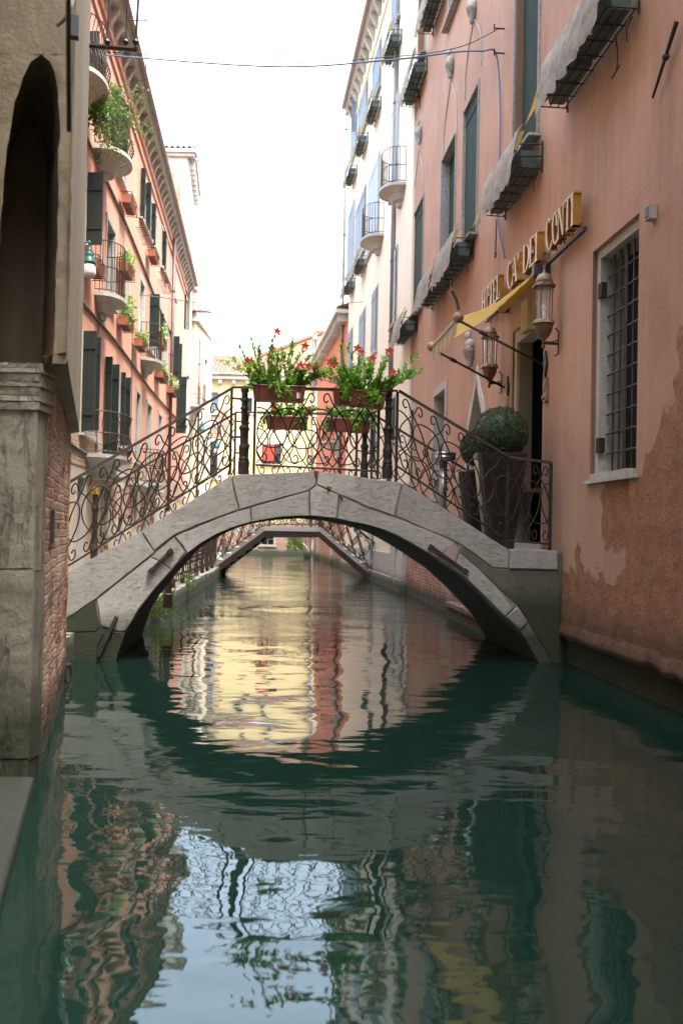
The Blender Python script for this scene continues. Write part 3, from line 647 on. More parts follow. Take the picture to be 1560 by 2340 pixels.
# ---------------- lanterns
def lantern(Y, z0, o, label):
    c = HW.pt(hu(Y), z0, o); t_ = thing('wall_lantern', label, 'lantern', HW.pt(hu(Y), z0-.2, 0), 'bronze lanterns beside the hotel door')
    m = MB(); m.lathe(c, [(.012, -.2), (.03, -.16), (.012, -.12), (.03, -.08), (.075, -.04), (.118, .03), (.13, .1), (.135, .12)], 16); m.build('bowl', 'bronze', t_, True)
    m = MB(); m.lathe(c, [(.12, .121), (.165, .125), (.16, .15), (.145, .175), (.12, .18)], 8); m.build('lower_rim', 'bronze_top', t_)
    m = MB()
    for i in range(6):
        a = math.pi/3*i; m.tube([c+Vector((math.cos(a)*.115, math.sin(a)*.115, .18)), c+Vector((math.cos(a)*.125, math.sin(a)*.125, .6))], .009, 5)
    m.build('frame', 'bronze', t_)
    MB().lathe(c, [(.103, .182), (.113, .598)], 6).build('glass', 'glass', t_)
    m = MB(); m.lathe(c, [(.12, .601), (.17, .605), (.165, .63), (.135, .655), (.12, .66)], 8); m.build('upper_rim', 'bronze', t_)
    m = MB(); m.lathe(c, [(.12, .661), (.118, .70), (.09, .76), (.04, .79), (.018, .80), (.02, .87), (.03, .875), (.015, .89)], 16); m.build('dome', 'bronze_top', t_, True)
    m = MB()
    for sx_ in (.055, .035, .015): m.tube([c+Vector((sx_*math.cos(k*.5236), 0, .98+.09*math.sin(k*.5236)*(1 if sx_ > .04 else 1.05))) for k in range(12)], .006, 4, True)
    m.tube([c+Vector((0, 0, .88)), c+Vector((0, 0, 1.1))], .007, 5); m.build('finial', 'bronze', t_)
    m = MB(); m.tube([c+Vector((0, 0, .18)), c+Vector((0, 0, .30))], .02, 8); m.ball(c+Vector((0, 0, .34)), .036, 10, (1, 1, 1.3)); m.build('bulb', 'bulb', t_, True)
    w = HW.pt(hu(Y), z0-.12, .02); m = MB()
    m.tube([w+Vector((0, 0, -.16))+HW.n*.05, w+Vector((0, 0, -.13)), w, w+Vector((0, 0, .16)), w+Vector((0, 0, .2))+HW.n*.05], .011, 6)
    m.tube([w, c+Vector((0, 0, -.12))], .018, 6); m.tube(smooth_pts([w+Vector((0, 0, .05)), w+HW.n*.1+Vector((0, 0, .02)), c+Vector((0, 0, -.1))]), .009, 5)
    m.build('bracket', 'iron', t_); t_.scale = (.84, .84, .93)
lantern(10.5, 3.92, .24, 'larger aged bronze lantern nearest the barred window, right of the awning')
lantern(13.05, 3.86, .24, 'aged bronze lantern left of the hotel doorway, seen between the two awning arms')
# ---------------- basket with canvas
def canvas_basket(W, px, py, L, label, group, s=1.0, cloth=True):
    """px,py = the near bottom corner at the wall"""
    u, z = W.uz(px, py); c = W.pt(u, z)
    t_ = thing('window_box', label, 'window box', c, group); P = lambda x, y_, zz: W.pt(u+x*s, z+zz*s, y_*s*.78)
    m = MB()
    for y_ in (.06, .18, .30, .42): m.tube([P(0, y_, 0), P(L, y_, 0)], .010*s, 4)
    for i in range(int(L/.28)+1):
        x = L*i/int(L/.28); m.tube([P(x, .03, 0), P(x, .44, 0), P(x, .50, .12), P(x, .42, .3)], .009*s, 4)
    for x in (0, L): m.tube([P(x, .02, .32), P(x, .42, .3)], .01*s, 4); m.tube([P(x, .02, .16), P(x, .46, .14)], .012*s, 4); m.tube([P(x, .02, -.05), P(x, .02, .36)], .012*s, 4)
    m.tube([P(0, .42, .3), P(L, .42, .3)], .01*s, 4); m.tube([P(.1, .05, -.02), P(.1, .12, -.14), P(.12, .1, -.26)], .007, 4)
    m.build('iron_cage', 'iron', t_)
    k = max(1, int(L/.75)); m = MB()
    for i in range(k):
        a = L*i/k+.03; b = L*(i+1)/k-.03
        m.hexa([P(a+.02, .1, .012), P(b-.02, .1, .012), P(b-.02, .33, .012), P(a+.02, .33, .012), P(a, .06, .24), P(b, .06, .24), P(b, .38, .24), P(a, .38, .24)])
    m.build('trough', 'trough', t_)
    if cloth:
        m = MB(); n = int(L/.07)
        for i in range(n+1):
            x = -.02+(L+.04)*i/n; wv = .02*math.sin(i*1.3)+.012*math.sin(i*3.1+1)
            sc = .05*abs(math.sin(math.pi*i/4))
            m.v += [P(x, .34+wv*.2, .58), P(x, .43+wv*.5, .50), P(x, .50+wv, .22), P(x, .54+wv*1.3, .0), P(x, .545+wv*1.5, -.13-sc)]
        m.f = [(i*5+j, i*5+j+1, (i+1)*5+j+1, (i+1)*5+j) for i in range(n) for j in range(4)]
        m.build('canvas_skirt', 'cloth', t_, True)
        m = MB(); m.add([P(L+.03, .1, .44), P(L+.03, .42, .41), P(L+.1, .54, .03), P(L+.16, .62, -.16), P(L+.05, .5, .0), P(L+.02, .1, .25)], [(0, 1, 2, 3, 4, 5)])
        m.build('side_flap', 'cloth_y', t_); m = MB(); m.add([P(-.03, .33, .48), P(-.03, .42, .44), P(-.03, .5, .22), P(-.03, .47, .2), P(-.03, .38, .36)], [(0, 1, 2, 3, 4)]); m.build('side_flap', 'cloth_y', t_)
    return t_
GH = 'canvas skirted window boxes on the pink hotel'
canvas_basket(HW, 1462, 20, 2.0, 'largest canvas skirted window box, top right corner of the photo above the sign', GH)
canvas_basket(HW, 1240, 385, 1.75, 'canvas skirted window box above the letters of the hotel sign', GH)
canvas_basket(HW, 1083, 585, 1.75, 'canvas skirted window box left of the gilt sign, third from the downpipe', GH)
canvas_basket(HW, 1027, 655, 1.7, 'canvas skirted window box second from the grey downpipe, under the half open shutter', GH)
canvas_basket(HW, 954, 755, 1.7, 'canvas skirted window box nearest the grey downpipe, lowest on the pink hotel', GH)
canvas_basket(HW, 976, 165, 1.7, 'canvas skirted window box high on the hotel just behind the crossing cables', GH)
canvas_basket(HW, 1022, -15, 1.5, 'canvas skirted window box cut by the top edge of the photo on the pink hotel', GH)
# ---------------- downpipe at the corner
def pipe(W, px, y0_, y1_, r, o, mat, label, nm='downpipe'):
    u = W.uz(px, (y0_+y1_)/2)[0]; z1 = W.uz(px, y0_)[1]; z0 = W.uz(px, y1_)[1]
    t_ = thing(nm, label, 'downpipe', W.pt(u, z0, o))
    MB().tube([W.pt(u, z0, o), W.pt(u, z1, o)], r, 12).build('tube', mat, t_, True)
    z = z0+1
    while z < z1: MB().tube([W.pt(u, z-.02, o), W.pt(u, z+.02, o)], r*1.2, 10).wbox(W, u-.01, u+.01, z-.01, z+.01, 0, o-r*.9).build('pipe_clip', 'iron_grey', t_); z += 2.2
pipe(HW, 912, -160, 1230, .075, .16, 'pipe', 'thick grey downpipe between the pink hotel and the cream building')
# cables on hotel
def cable(P, r, mat, label, nm='cable', sub=8, cat='cable'):
    m = MB(); m.tube(smooth_pts(P, sub), r, 5); return solo(m, nm, mat, label, cat, P[0])
e = HW.pt(*HW.uz(1150, 125), .12); k1 = HW.pt(*HW.uz(1148, 240), .04); k2 = HW.pt(*HW.uz(1146, 400), .04); k3 = HW.pt(*HW.uz(1142, 500), .04); k4 = HW.pt(*HW.uz(1160, 590), .05)
lf_ = at(195, 122, 16.2); md = at(610, 152, 14.4); md2 = at(880, 138, 13.6); md3 = at(1040, 119, 13.1)
cable([lf_, md, md2, md3, at(1100, 117, 12.95), e, k1, k2, k3, k4], .014, 'cable_b', 'bundle of blue cables crossing the canal and running down the pink hotel wall')
cable([lf_+Vector((0, 0, .06)), md+Vector((0, 0, .07)), md2+Vector((0, 0, .05)), md3+Vector((0, 0, .06)), HW.pt(*HW.uz(1152, 66), .08)], .007, 'blackbar', 'thin black support wire rising to the upper iron peg on the pink hotel')
t_ = thing('cable_bracket', 'pair of iron cable pegs at the end of the crossing cables', 'bracket', HW.pt(*HW.uz(1152, 125)))
for py in (66, 122):
    u, z = HW.uz(1152, py); m = MB(); m.tube([HW.pt(u, z, 0), HW.pt(u, z, .16)], .012, 6).tube([HW.pt(u, z-.04, .16), HW.pt(u, z+.06, .16)], .012, 6); m.build('peg', 'iron', t_)
u, z = HW.uz(1140, 575); m = MB(); m.tube([HW.pt(u, z, .06), HW.pt(u, z+.5, .05)], .012, 6); m.tube([HW.pt(u+.05*math.cos(a*.6), z-.05+.05*math.sin(a*.6), .06) for a in range(11)], .01, 5, True)
solo(m, 'tie_ring', 'iron_grey', 'iron ring tie hanging under the window box left of the sign', 'wall ring', HW.pt(u, z, .05))
# black iron tie bars on the near wall
def tie(a, b, label):
    m = MB(); p, q = HW.pt(*HW.uz(*a), .05), HW.pt(*HW.uz(*b), .05); m.tube([p, p+(q-p)*.5, q], .022, 6, r2=.012); m.ball(p+(q-p)*.45, .035, 8); solo(m, 'wall_tie', 'blackbar', label, 'wall anchor', p)
tie((1558, 50), (1502, 225), 'long black iron wall anchor at the right edge above the alarm box')
tie((958, 200), (964, 248), 'short iron wall anchor under the window box near the downpipe')
u, z = HW.uz(1430, 160); m = MB(); m.tube(smooth_pts([HW.pt(u, z+.35, .12), HW.pt(u-.02, z+.15, .1), HW.pt(u, z, .1)]), .008, 5).tube([HW.pt(u-.08, z-.0, .1), HW.pt(u+.12, z-.03, .1)], .01, 5)
solo(m, 'hanging_hook', 'blackbar', 'thin black hook dangling below the top right window box', 'hook', HW.pt(u, z, .1))
# ------------------------------------------------------------------ near bridge
BW = Wall((-4.6, 9.54), (3, 10.3))
def b(px, py, o=0): return BW.uz(px, py, o)
BD = 2.35
bridge = thing('stone_bridge', 'grey stone arch footbridge with scrolled iron railings crossing the canal to the hotel door', 'bridge', BW.pt(4.6, 0, -1.2))
ext = [(-60, 1425), (60, 1360), (173, 1297), (322, 1214), (528, 1086.5), (640, 1080), (723, 1077), (800, 1086), (873, 1097), (921, 1103.5), (1040, 1180), (1161, 1255), (1271, 1259)]
intr = [(262, 1530), (266, 1505), (288, 1440), (316, 1393), (352, 1347), (392, 1302), (426, 1265), (460, 1240), (494, 1221), (533, 1204), (574, 1192), (640, 1181.5), (706, 1178), (769, 1184), (834, 1197), (875, 1209), (910, 1224), (955, 1249), (998, 1276), (1027, 1296), (1060, 1318), (1108, 1362), (1154, 1409), (1184, 1440), (1210, 1478), (1227, 1509), (1238, 1532)]
EX = [b(*p) for p in ext]; IN = [b(*p) for p in intr]
# core (mortar) body: profile with arch opening, slightly recessed behind the facing stones
core = [(EX[0][0], -.3)] + [(u, z-.02) for u, z in EX] + [(EX[-1][0], -.3)] + [(u, max(z, -.3)+.0) for u, z in IN[::-1]]
core = [(u, z) for u, z in core]
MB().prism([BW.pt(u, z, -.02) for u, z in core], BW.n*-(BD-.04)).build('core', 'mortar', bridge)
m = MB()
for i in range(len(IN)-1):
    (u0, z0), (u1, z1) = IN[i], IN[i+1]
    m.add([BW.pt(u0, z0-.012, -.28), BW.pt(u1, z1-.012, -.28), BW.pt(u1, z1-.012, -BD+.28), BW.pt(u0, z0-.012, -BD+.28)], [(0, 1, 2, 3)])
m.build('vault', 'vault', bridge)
def jag(P, k=.006, step=.12):
    out = []
    for i in range(len(P)):
        a = Vector((*P[i], 0)); c = Vector((*P[(i+1) % len(P)], 0)); n = max(1, int((c-a).length/step)); nn_ = Vector((-(c-a).y, (c-a).x, 0)).normalized()
        for j in range(n):
            q = a+(c-a)*j/n
            if j: q += nn_*rnd(-k, k)
            out.append((q.x, q.y))
    return out
def bstone(P, nm='facing_stone', mat='stone', o=.0, d=.3, ch=.006, far=True, label=None, jg=.005):
    U = jag([b(*p) for p in P], jg)
    cx = sum(u for u, _ in U)/len(U); cz = sum(z for _, z in U)/len(U)
    U = [(u+(cx-u)/max(.2, math.hypot(cx-u, cz-z))*.004, z+(cz-z)/max(.2, math.hypot(cx-u, cz-z))*.004) for u, z in U]
    o_ = o+rnd(-.006, .006)
    MB().prism([BW.pt(u, z, o_) for u, z in U], BW.n*-d, ch).build(nm, mat, bridge, label=label)
    if far: MB().prism([BW.pt(u, z, -BD-o_) for u, z in U], BW.n*d, ch).build(nm, mat, bridge)
cop = 'coping_stone'
bstone([(-60, 1425), (60, 1360), (173, 1297), (322, 1214), (353, 1262), (221, 1367), (173, 1401), (60, 1475), (-60, 1550)], cop)
bstone([(323, 1213), (528, 1086.5), (544, 1163), (470, 1192), (398, 1222), (352, 1257)], cop)
bstone([(530, 1086), (640, 1080), (722, 1077), (723, 1106), (706, 1119), (547, 1164)], cop, label='coping stone with a red paint mark at its top corner')
bstone([(725, 1077), (800, 1086), (873, 1097), (918, 1103), (900, 1178), (840, 1158), (775, 1129), (724, 1105)], cop)
bstone([(922, 1104), (1040, 1179), (1161, 1255), (1161, 1298), (1127, 1297), (1085, 1265), (1054, 1244), (905, 1178)], cop)
bstone([(1163, 1255), (1271, 1259), (1272, 1301), (1163, 1299)], 'landing_stone', 'stone', .02, BD+.02, far=False)
vs = 'arch_stone'
bstone([(708, 1121), (723, 1109), (773, 1131), (768, 1184), (709, 1178)], 'keystone', 'stone', .022)
bstone([(574, 1160), (640, 1141), (706, 1122), (706, 1178), (640, 1181.5), (575, 1192)], vs)
bstone([(400, 1226), (470, 1196), (545, 1168), (572, 1161), (573, 1192), (533, 1204), (494, 1221), (460, 1240), (427, 1264), (418, 1247)], vs)
bstone([(345, 1272), (398, 1227), (424, 1262), (393, 1301), (372, 1285)], vs, 'stone2')
bstone([(221, 1370), (344, 1274), (372, 1287), (391, 1302), (352, 1347), (316, 1393), (288, 1440), (275, 1445), (230, 1430)], vs, 'stone')
bstone([(173, 1402), (218, 1371), (228, 1430), (222, 1442), (173, 1444), (60, 1444), (60, 1480)], 'spandrel_stone', 'pier', .0)
bstone([(60, 1447), (222, 1444), (240, 1445), (222, 1480), (218, 1530), (60, 1530)], 'spandrel_stone', 'rubble', -.004, jg=.012)
bstone([(242, 1441), (286, 1446), (268, 1500), (262, 1528), (219, 1528), (224, 1480)], vs, 'rubble', .002, jg=.012)
bstone([(776, 1133), (840, 1162), (900, 1183), (980, 1212), (1040, 1240), (1012, 1262), (998, 1275), (955, 1249), (910, 1224), (875, 1209), (834, 1197), (770, 1184)], vs)
bstone([(1014, 1262), (1034, 1240), (1048, 1253), (1040, 1284), (1030, 1296), (1000, 1276)], vs, 'stone_pink', .004, label='pinkish repair stone in the arch ring')
bstone([(1042, 1284), (1050, 1264), (1096, 1303), (1135, 1343), (1171, 1389), (1154, 1408), (1108, 1361), (1060, 1317), (1032, 1297)], vs)
bstone([(1156, 1409), (1181, 1387), (1204, 1420), (1186, 1439)], vs, 'stone', .03)
bstone([(1187, 1441), (1205, 1423), (1254, 1501), (1262, 1530), (1238, 1530), (1227, 1509), (1210, 1478)], vs, 'stone2')
bstone([(1056, 1247), (1127, 1300), (1162, 1301), (1273, 1303), (1284, 1530), (1265, 1530), (1256, 1500), (1206, 1420), (1183, 1384), (1135, 1340), (1096, 1300), (1051, 1262)], 'pier', 'pier', -.002, BD-.0, far=False, jg=.003)
MB().wbox(BW, b(1271, 1300)[0]+.002, b(1271, 1300)[0]+.35, -.5, 1.28, -BD, -.03).build('pier', 'pier', bridge)
# deck
m = MB()
for (u0, z0), (u1, z1) in zip(EX[:-1], EX[1:]):
    n = max(1, int(abs(z1-z0)/.15))
    for i in range(n):
        ua_, ub_ = u0+(u1-u0)*i/n, u0+(u1-u0)*(i+1)/n; zz = min(z0+(z1-z0)*i/n, z0+(z1-z0)*(i+1)/n)
        m.wbox(BW, ua_, ub_, zz-.3, zz-.03, -BD+.31, -.31)
m.build('deck', 'paving', bridge)
# red paint mark and clamps
MB().prism([BW.pt(*b(*p), .01) for p in ((716, 1076), (728, 1077), (724, 1092), (719, 1090))], BW.n*-.012).build('paint_mark', 'terracotta', bridge)
def clamp(a, c, w=.036, nm='iron_clamp', ends=True, mat='iron_grey'):
    A = Vector((*b(*a), 0)); D = Vector((*b(*c), 0)); d = (D-A).normalized(); q = Vector((-d.y, d.x, 0))*w/2; m = MB()
    m.prism([BW.pt(x.x, x.y, .045) for x in (A-q, D-q, D+q, A+q)], BW.n*-.05, .006)
    if ends:
        for c_ in (A, D): m.prism([BW.pt(c_.x+d.x*s*.03+q.x*t_*1.4, c_.y+d.y*s*.03+q.y*t_*1.4, .062) for s, t_ in ((-1, -1), (1, -1), (1, 1), (-1, 1))], BW.n*-.06, .006)
    m.build(nm, mat, bridge)
clamp((346, 1304), (390, 1259)); clamp((984, 1250), (1062, 1305)); clamp((226, 1500), (268, 1406), ends=False)
# small weeds
m = MB()
for cx, cy, k in ((752, 1118, 14), (778, 1138, 9)):
    c = BW.pt(*b(cx, cy), .01)
    for i in range(k*2): m.leaf(c+rv()*.02, rv()+BW.n*.8+Vector((0, 0, .3)), rv(), .035, .014)
m.build('weed', 'leaf_box', bridge)
# ------- railings
def spiral_A():
    pts = [(0, .015), (.2, .03), (.38, .10), (.47, .24), (.42, .42), (.27, .58), (.10, .70), (-.04, .79), (-.12, .88)]
    cx, cy, r = -.26, .875, .115
    out = [Vector((x, y_, 0)) for x, y_ in pts]; out = smooth_pts(out, 4)
    sp = []
    for i in range(1, 15):
        a = R_(0+24*i); rr = r*(1-.045*i); sp.append(Vector((cx+math.cos(a)*rr*1.15, cy+math.sin(a)*rr, 0)))
    return out+sp
SA = spiral_A()
def railing(Q0, Q1, P0, P1, o, nunits, parent, nm='railing', posts=True, hr=.022, solid=None, rad=.0088, matn='iron', top=True, label=None, fams=(0, 1)):
    """Q0,Q1 bottom-rail ends, P0,P1 handrail ends in (u,z) of bridge plane"""
    def mp(x, v): 
        return (Q0[0]+(Q1[0]-Q0[0])*x, (Q0[1]+(Q1[1]-Q0[1])*x)*(1-v)+(P0[1]+(P1[1]-P0[1])*x)*v)
    pt = lambda x, v, oo=0: BW.pt(*mp(x, v), o+oo)
    m = MB(); m.tube([pt(0, 0), pt(1, 0)], .012, 4)
    root = m.build(nm, matn, parent, label=label)
    m = MB()
    for fam in fams:
        for k in range(-1, nunits+1):
            for sg in (1, -1):
                seg = []
                for q in SA:
                    x = (k+.5+(.5 if fam else 0)+sg*q.x)/nunits; v = .22+.78*q.y if not fam else .78-.78*q.y
                    if x < -.001 or x > 1.001:
                        if len(seg) > 1: m.tube([pt(a_, b_, c_) for a_, b_, c_ in seg], rad, 5)
                        seg = []; continue
                    seg.append((x, .015+v*.95, (.006 if fam else -.006)+sg*.003))
                if len(seg) > 1: m.tube([pt(a_, b_, c_) for a_, b_, c_ in seg], rad, 5)
    m.build('scrollwork', matn, root, True)
    if top:
        m = MB(); A, B_ = pt(0, 1), pt(1, 1); h = .016; q = BW.n*.026
        m.hexa([A-q-Vector((0, 0, h)), B_-q-Vector((0, 0, h)), B_+q-Vector((0, 0, h)), A+q-Vector((0, 0, h)), A-q*.7+Vector((0, 0, h)), B_-q*.7+Vector((0, 0, h)), B_+q*.7+Vector((0, 0, h)), A+q*.7+Vector((0, 0, h))])
        m.build('handrail', matn, root)
    return root
def upright(px, y0_, y1_, o, parent, r=.016):
    u, z0 = b(px, y0_, o); z1 = b(px, y1_, o)[1]; z0, z1 = min(z0, z1), max(z0, z1)
    MB().wbox(BW, u-r, u+r, z0, z1-.01, o-r, o+r).build('upright', 'iron', parent)
oN, oF = -.10, -BD+.10
def rail_set(o, kx):
    # px coordinates are for the near railing; the far one reuses the same (u,z)
    B_ = lambda px, py: b(px, py, oN)
    railing(B_(150, 1297), B_(530, 1060), B_(150, 1104), B_(530, 885), o, 6, bridge)
    railing(B_(584, 1062), B_(866, 1077), B_(584, 886), B_(866, 892), o, 4, bridge)
    railing(B_(908, 1066), B_(1160, 1236), B_(908, 893), B_(1160, 1045), o, 4, bridge)
    for P in (((530, 885), (584, 886)), ((866, 892), (908, 893)), ((530, 910), (556, 912)), ((530, 998), (556, 999)), ((888, 1000), (908, 1000))):
        (a, c) = P; A, D = BW.pt(*B_(*a), o), BW.pt(*B_(*c), o); MB().tube([A, D], .014, 6).build('link_bar', 'iron', bridge)
    for px, ya, yb in ((530, 885, 1085), (584, 886, 1083), (866, 892, 1095), (908, 893, 1100)):
        u, za = B_(px, ya); zb = B_(px, yb)[1]; MB().wbox(BW, u-.015, u+.015, zb, za-.012, o-.015, o+.015).build('upright', 'iron', bridge)
    for px, yt, yb in ((560, 882, 1084), (888, 878, 1094)):
        u, zt = B_(px, yt); zb = B_(px, yb)[1]; h = zt-zb
        prof = [(.062, 0), (.062, .14), (.052, .15), (.06, .17), (.05, .2), (.055, .26), (.058, .3), (.046, .34), (.042, .36), (.045, .46), (.05, .50), (.062, .52), (.05, .545), (.036, .56), (.036, .70), (.04, .73), (.055, .74), (.036, .77), (.036, .82), (.052, .83), (.036, .86), (.038, .93), (.05, .94), (.045, .965), (.02, .985), (.018, 1.0)]
        m = MB(); m.lathe(BW.pt(u, zb, o), [(r, z_*h) for r, z_ in prof], 12); m.build('cast_iron_post', 'iron', bridge)
rail_set(oN, 0); rail_set(oF, 0)
B_ = lambda px, py: b(px, py, oN)
railing(B_(1160, 1236), B_(1256, 1243), B_(1160, 1045), B_(1260, 1057), oN, 2, bridge, label='short level railing panel beside the hotel door')
for px, ya, yb in ((1160, 1045, 1256), (1258, 1056, 1258)):
    u, za = B_(px, ya); zb = B_(px, yb)[1]; MB().wbox(BW, u-.017, u+.017, zb, za-.012, oN-.017, oN+.017).build('upright', 'iron', bridge)
# cast post at the foot of the far railing on the left
for px, yt, yb, Y in ((215, 1112, 1275, 11.6), (385, 1195, 1320, 13.2)):
    p = at(px, yb, Y); q = at(px, yt, Y); h = q.z-.28; base = Vector((p.x, Y, .28)); t_ = thing('bollard_post', 'slim cast iron post with a %s, standing behind the left bridge railing' % ('brass cap' if px < 300 else 'broad dark cap'), 'post', base)
    m = MB(); m.lathe(base, [(.07, 0), (.07, .2), (.05, .22), (.045, h*.5), (.06, h*.52), (.04, h*.56), (.035, h*.8), (.05, h*.83), (.035, h*.86), (.035, h*.94)], 12); m.build('shaft', 'iron', t_)
    m = MB(); m.lathe(base, [(.05, h*.94), (.055, h*.96), (.04, h*.99), (.012, h)], 12) if px < 300 else m.lathe(base, [(.09, h*.94), (.1, h*.97), (.03, h)], 8); m.build('cap', 'brass' if px < 300 else 'iron', t_)
# ------------------------------------------------------------------ planters on the bridge
def leafy_plant(c0, c1, n, hgt, seed, label, lean=0.0, flowers=6, drop=5, group='flowering plants in the bridge planters'):
    random.seed(seed); c0 = Vector(c0); c1 = Vector(c1)
    t_ = thing('flowering_plant', label, 'plant', (c0+c1)/2, group)
    ms, mleaf, mf = MB(), MB(), MB(); tips = []
    for i in range(n):
        k = (i+.5)/n; p = c0+(c1-c0)*k+Vector((rnd(-.02, .02), rnd(-.05, .05), 0)); hang = i < drop
        if hang: d = Vector((rnd(-.5, .5), rnd(-.5, .2), rnd(-.1, .5))); L = rnd(.15, .3)
        else: d = Vector((rnd(-.6, .6)+lean+(k-.5)*2.2, rnd(-.4, .4), .9)); L = hgt*rnd(.3, 1.1)
        if hang: p = c0+(c1-c0)*rnd(0, 1)+Vector((0, rnd(-.1, -.04), .02))
        P = [p]; d.normalize()
        for j in range(7):
            d = (d+Vector((rnd(-.22, .22), rnd(-.22, .22), rnd(-.1, .08) if not hang else -.38))).normalized(); p = p+d*L/7; P.append(p)
        ms.tube(P, .004, 4, r2=.002)
        for j in range(1, len(P)):
            a, q = P[j-1], P[j]
            for s in range(6 if j < 6 else 8):
                bp = a+(q-a)*rnd(0, 1); dd = (rv()+Vector((0, 0, .55))+d*.7); mleaf.leaf(bp, dd, Vector((rnd(-.3, .3), rnd(-.3, .3), 1)), rnd(.045, .09), rnd(.022, .038))
        if not hang: tips.append(P[-1])
    random.shuffle(tips)
    for p in tips[:flowers]:
        mf = MB()
        ax = (Vector((rnd(-.5, .5), -1, rnd(-.1, .6)))).normalized(); o1 = ax.orthogonal().normalized(); o2 = ax.cross(o1)
        for k in range(5):
            a = 2*math.pi*k/5; dd = o1*math.cos(a)+o2*math.sin(a)+ax*.35; mf.leaf(p+ax*.05+Vector((0, 0, .03)), dd, ax, .062, .036)
        mf.build('flower', 'petal', t_, label=None)
    ms.build('stems', 'stem', t_); mleaf.build('leaves', 'leaf', t_)
    return t_
def planter(o, pa, pb, ptop, label, tilt=0.0, hh=.17):
    """pa,pb px ends on near-face coordinates"""
    (u0, z0), (u1, _) = b(pa[0], pa[1], o), b(pb[0], pb[1], o); z1 = z0+tilt
    c = BW.pt((u0+u1)/2, min(z0, z1)-hh, o)
    t_ = thing('planter_box', label, 'planter', c, 'terracotta coloured planters on the bridge railings')
    m = MB(); d = .09; ti = .025
    A = [BW.pt(u0+ti, z0-hh, o-d+.02), BW.pt(u1-ti, z1-hh, o-d+.02), BW.pt(u1-ti, z1-hh, o+d-.02), BW.pt(u0+ti, z0-hh, o+d-.02)]
    Bq = [BW.pt(u0, z0, o-d), BW.pt(u1, z1, o-d), BW.pt(u1, z1, o+d), BW.pt(u0, z0, o+d)]
    m.hexa(A+Bq)
    m.build('trough', 'terracotta', t_)
    m = MB(); m.tube([BW.pt(u0-.004, z0, o-d), BW.pt(u1+.004, z1, o-d), BW.pt(u1+.004, z1, o+d), BW.pt(u0-.004, z0, o+d)], .009, 5, True); m.build('rim', 'terracotta', t_)
    MB().hexa([BW.pt(u0+.01, z0-.01, o-d+.01), BW.pt(u1-.01, z1-.01, o-d+.01), BW.pt(u1-.01, z1-.01, o+d-.01), BW.pt(u0+.01, z0-.01, o+d-.01)]+[BW.pt(u0+.01, z0+.006, o-d+.01), BW.pt(u1-.01, z1+.006, o-d+.01), BW.pt(u1-.01, z1+.006, o+d-.01), BW.pt(u0+.01, z0+.006, o+d-.01)]).build('soil', 'soil', t_)
    for k in (.12, .88):
        u = u0+(u1-u0)*k; z = z0+(z1-z0)*k; m = MB(); m.tube([BW.pt(u, z+.02, o-d-.02), BW.pt(u, z+.015, o+d+.012), BW.pt(u, z-hh-.012, o+d-.008), BW.pt(u, z-hh-.012, o-d)], .005, 4); m.build('hanger', 'iron', t_)
    return BW.pt(u0+.05, z0, o), BW.pt(u1-.05, z1, o)
a, c = planter(oN+.12, (577, 882), (698, 882), 0, 'left terracotta coloured planter on the near railing, with a white label')
u, z = b(681, 906, oN+.12); MB().wbox(BW, u-.02, u+.022, z-.035, z+.03, oN+.12+.082, oN+.12+.088).build('label_sticker', 'wfl', [o for o in SC.objects if o.name.startswith('planter_box')][-1])
leafy_plant(a, c, 46, .56, 3, 'leafy plant with red star flowers in the left near planter', -.12, 12, 5)
a, c = planter(oN+.12, (761, 890), (880, 890), 0, 'right terracotta coloured planter on the near railing, tilted down to the right', -.04)
leafy_plant(a, c, 50, .56, 5, 'leafy plant in the tilted right near planter, spilling towards the post', .05, 7, 9)
B2 = lambda px, py: b(px, py, oF)
z_ = B2(607, 958)
a, c = planter(oF+.12, (607, 952), (704, 952), 0, 'left terracotta coloured planter hanging on the far railing')
leafy_plant(a, c, 22, .34, 8, 'sparse leafy plant in the left planter of the far railing', 0, 2, 4)
a, c = planter(oF+.12, (742, 955), (846, 955), 0, 'right terracotta coloured planter hanging on the far railing', -.03)
leafy_plant(a, c, 24, .34, 9, 'leafy plant in the right planter of the far railing', 0, 2, 5)
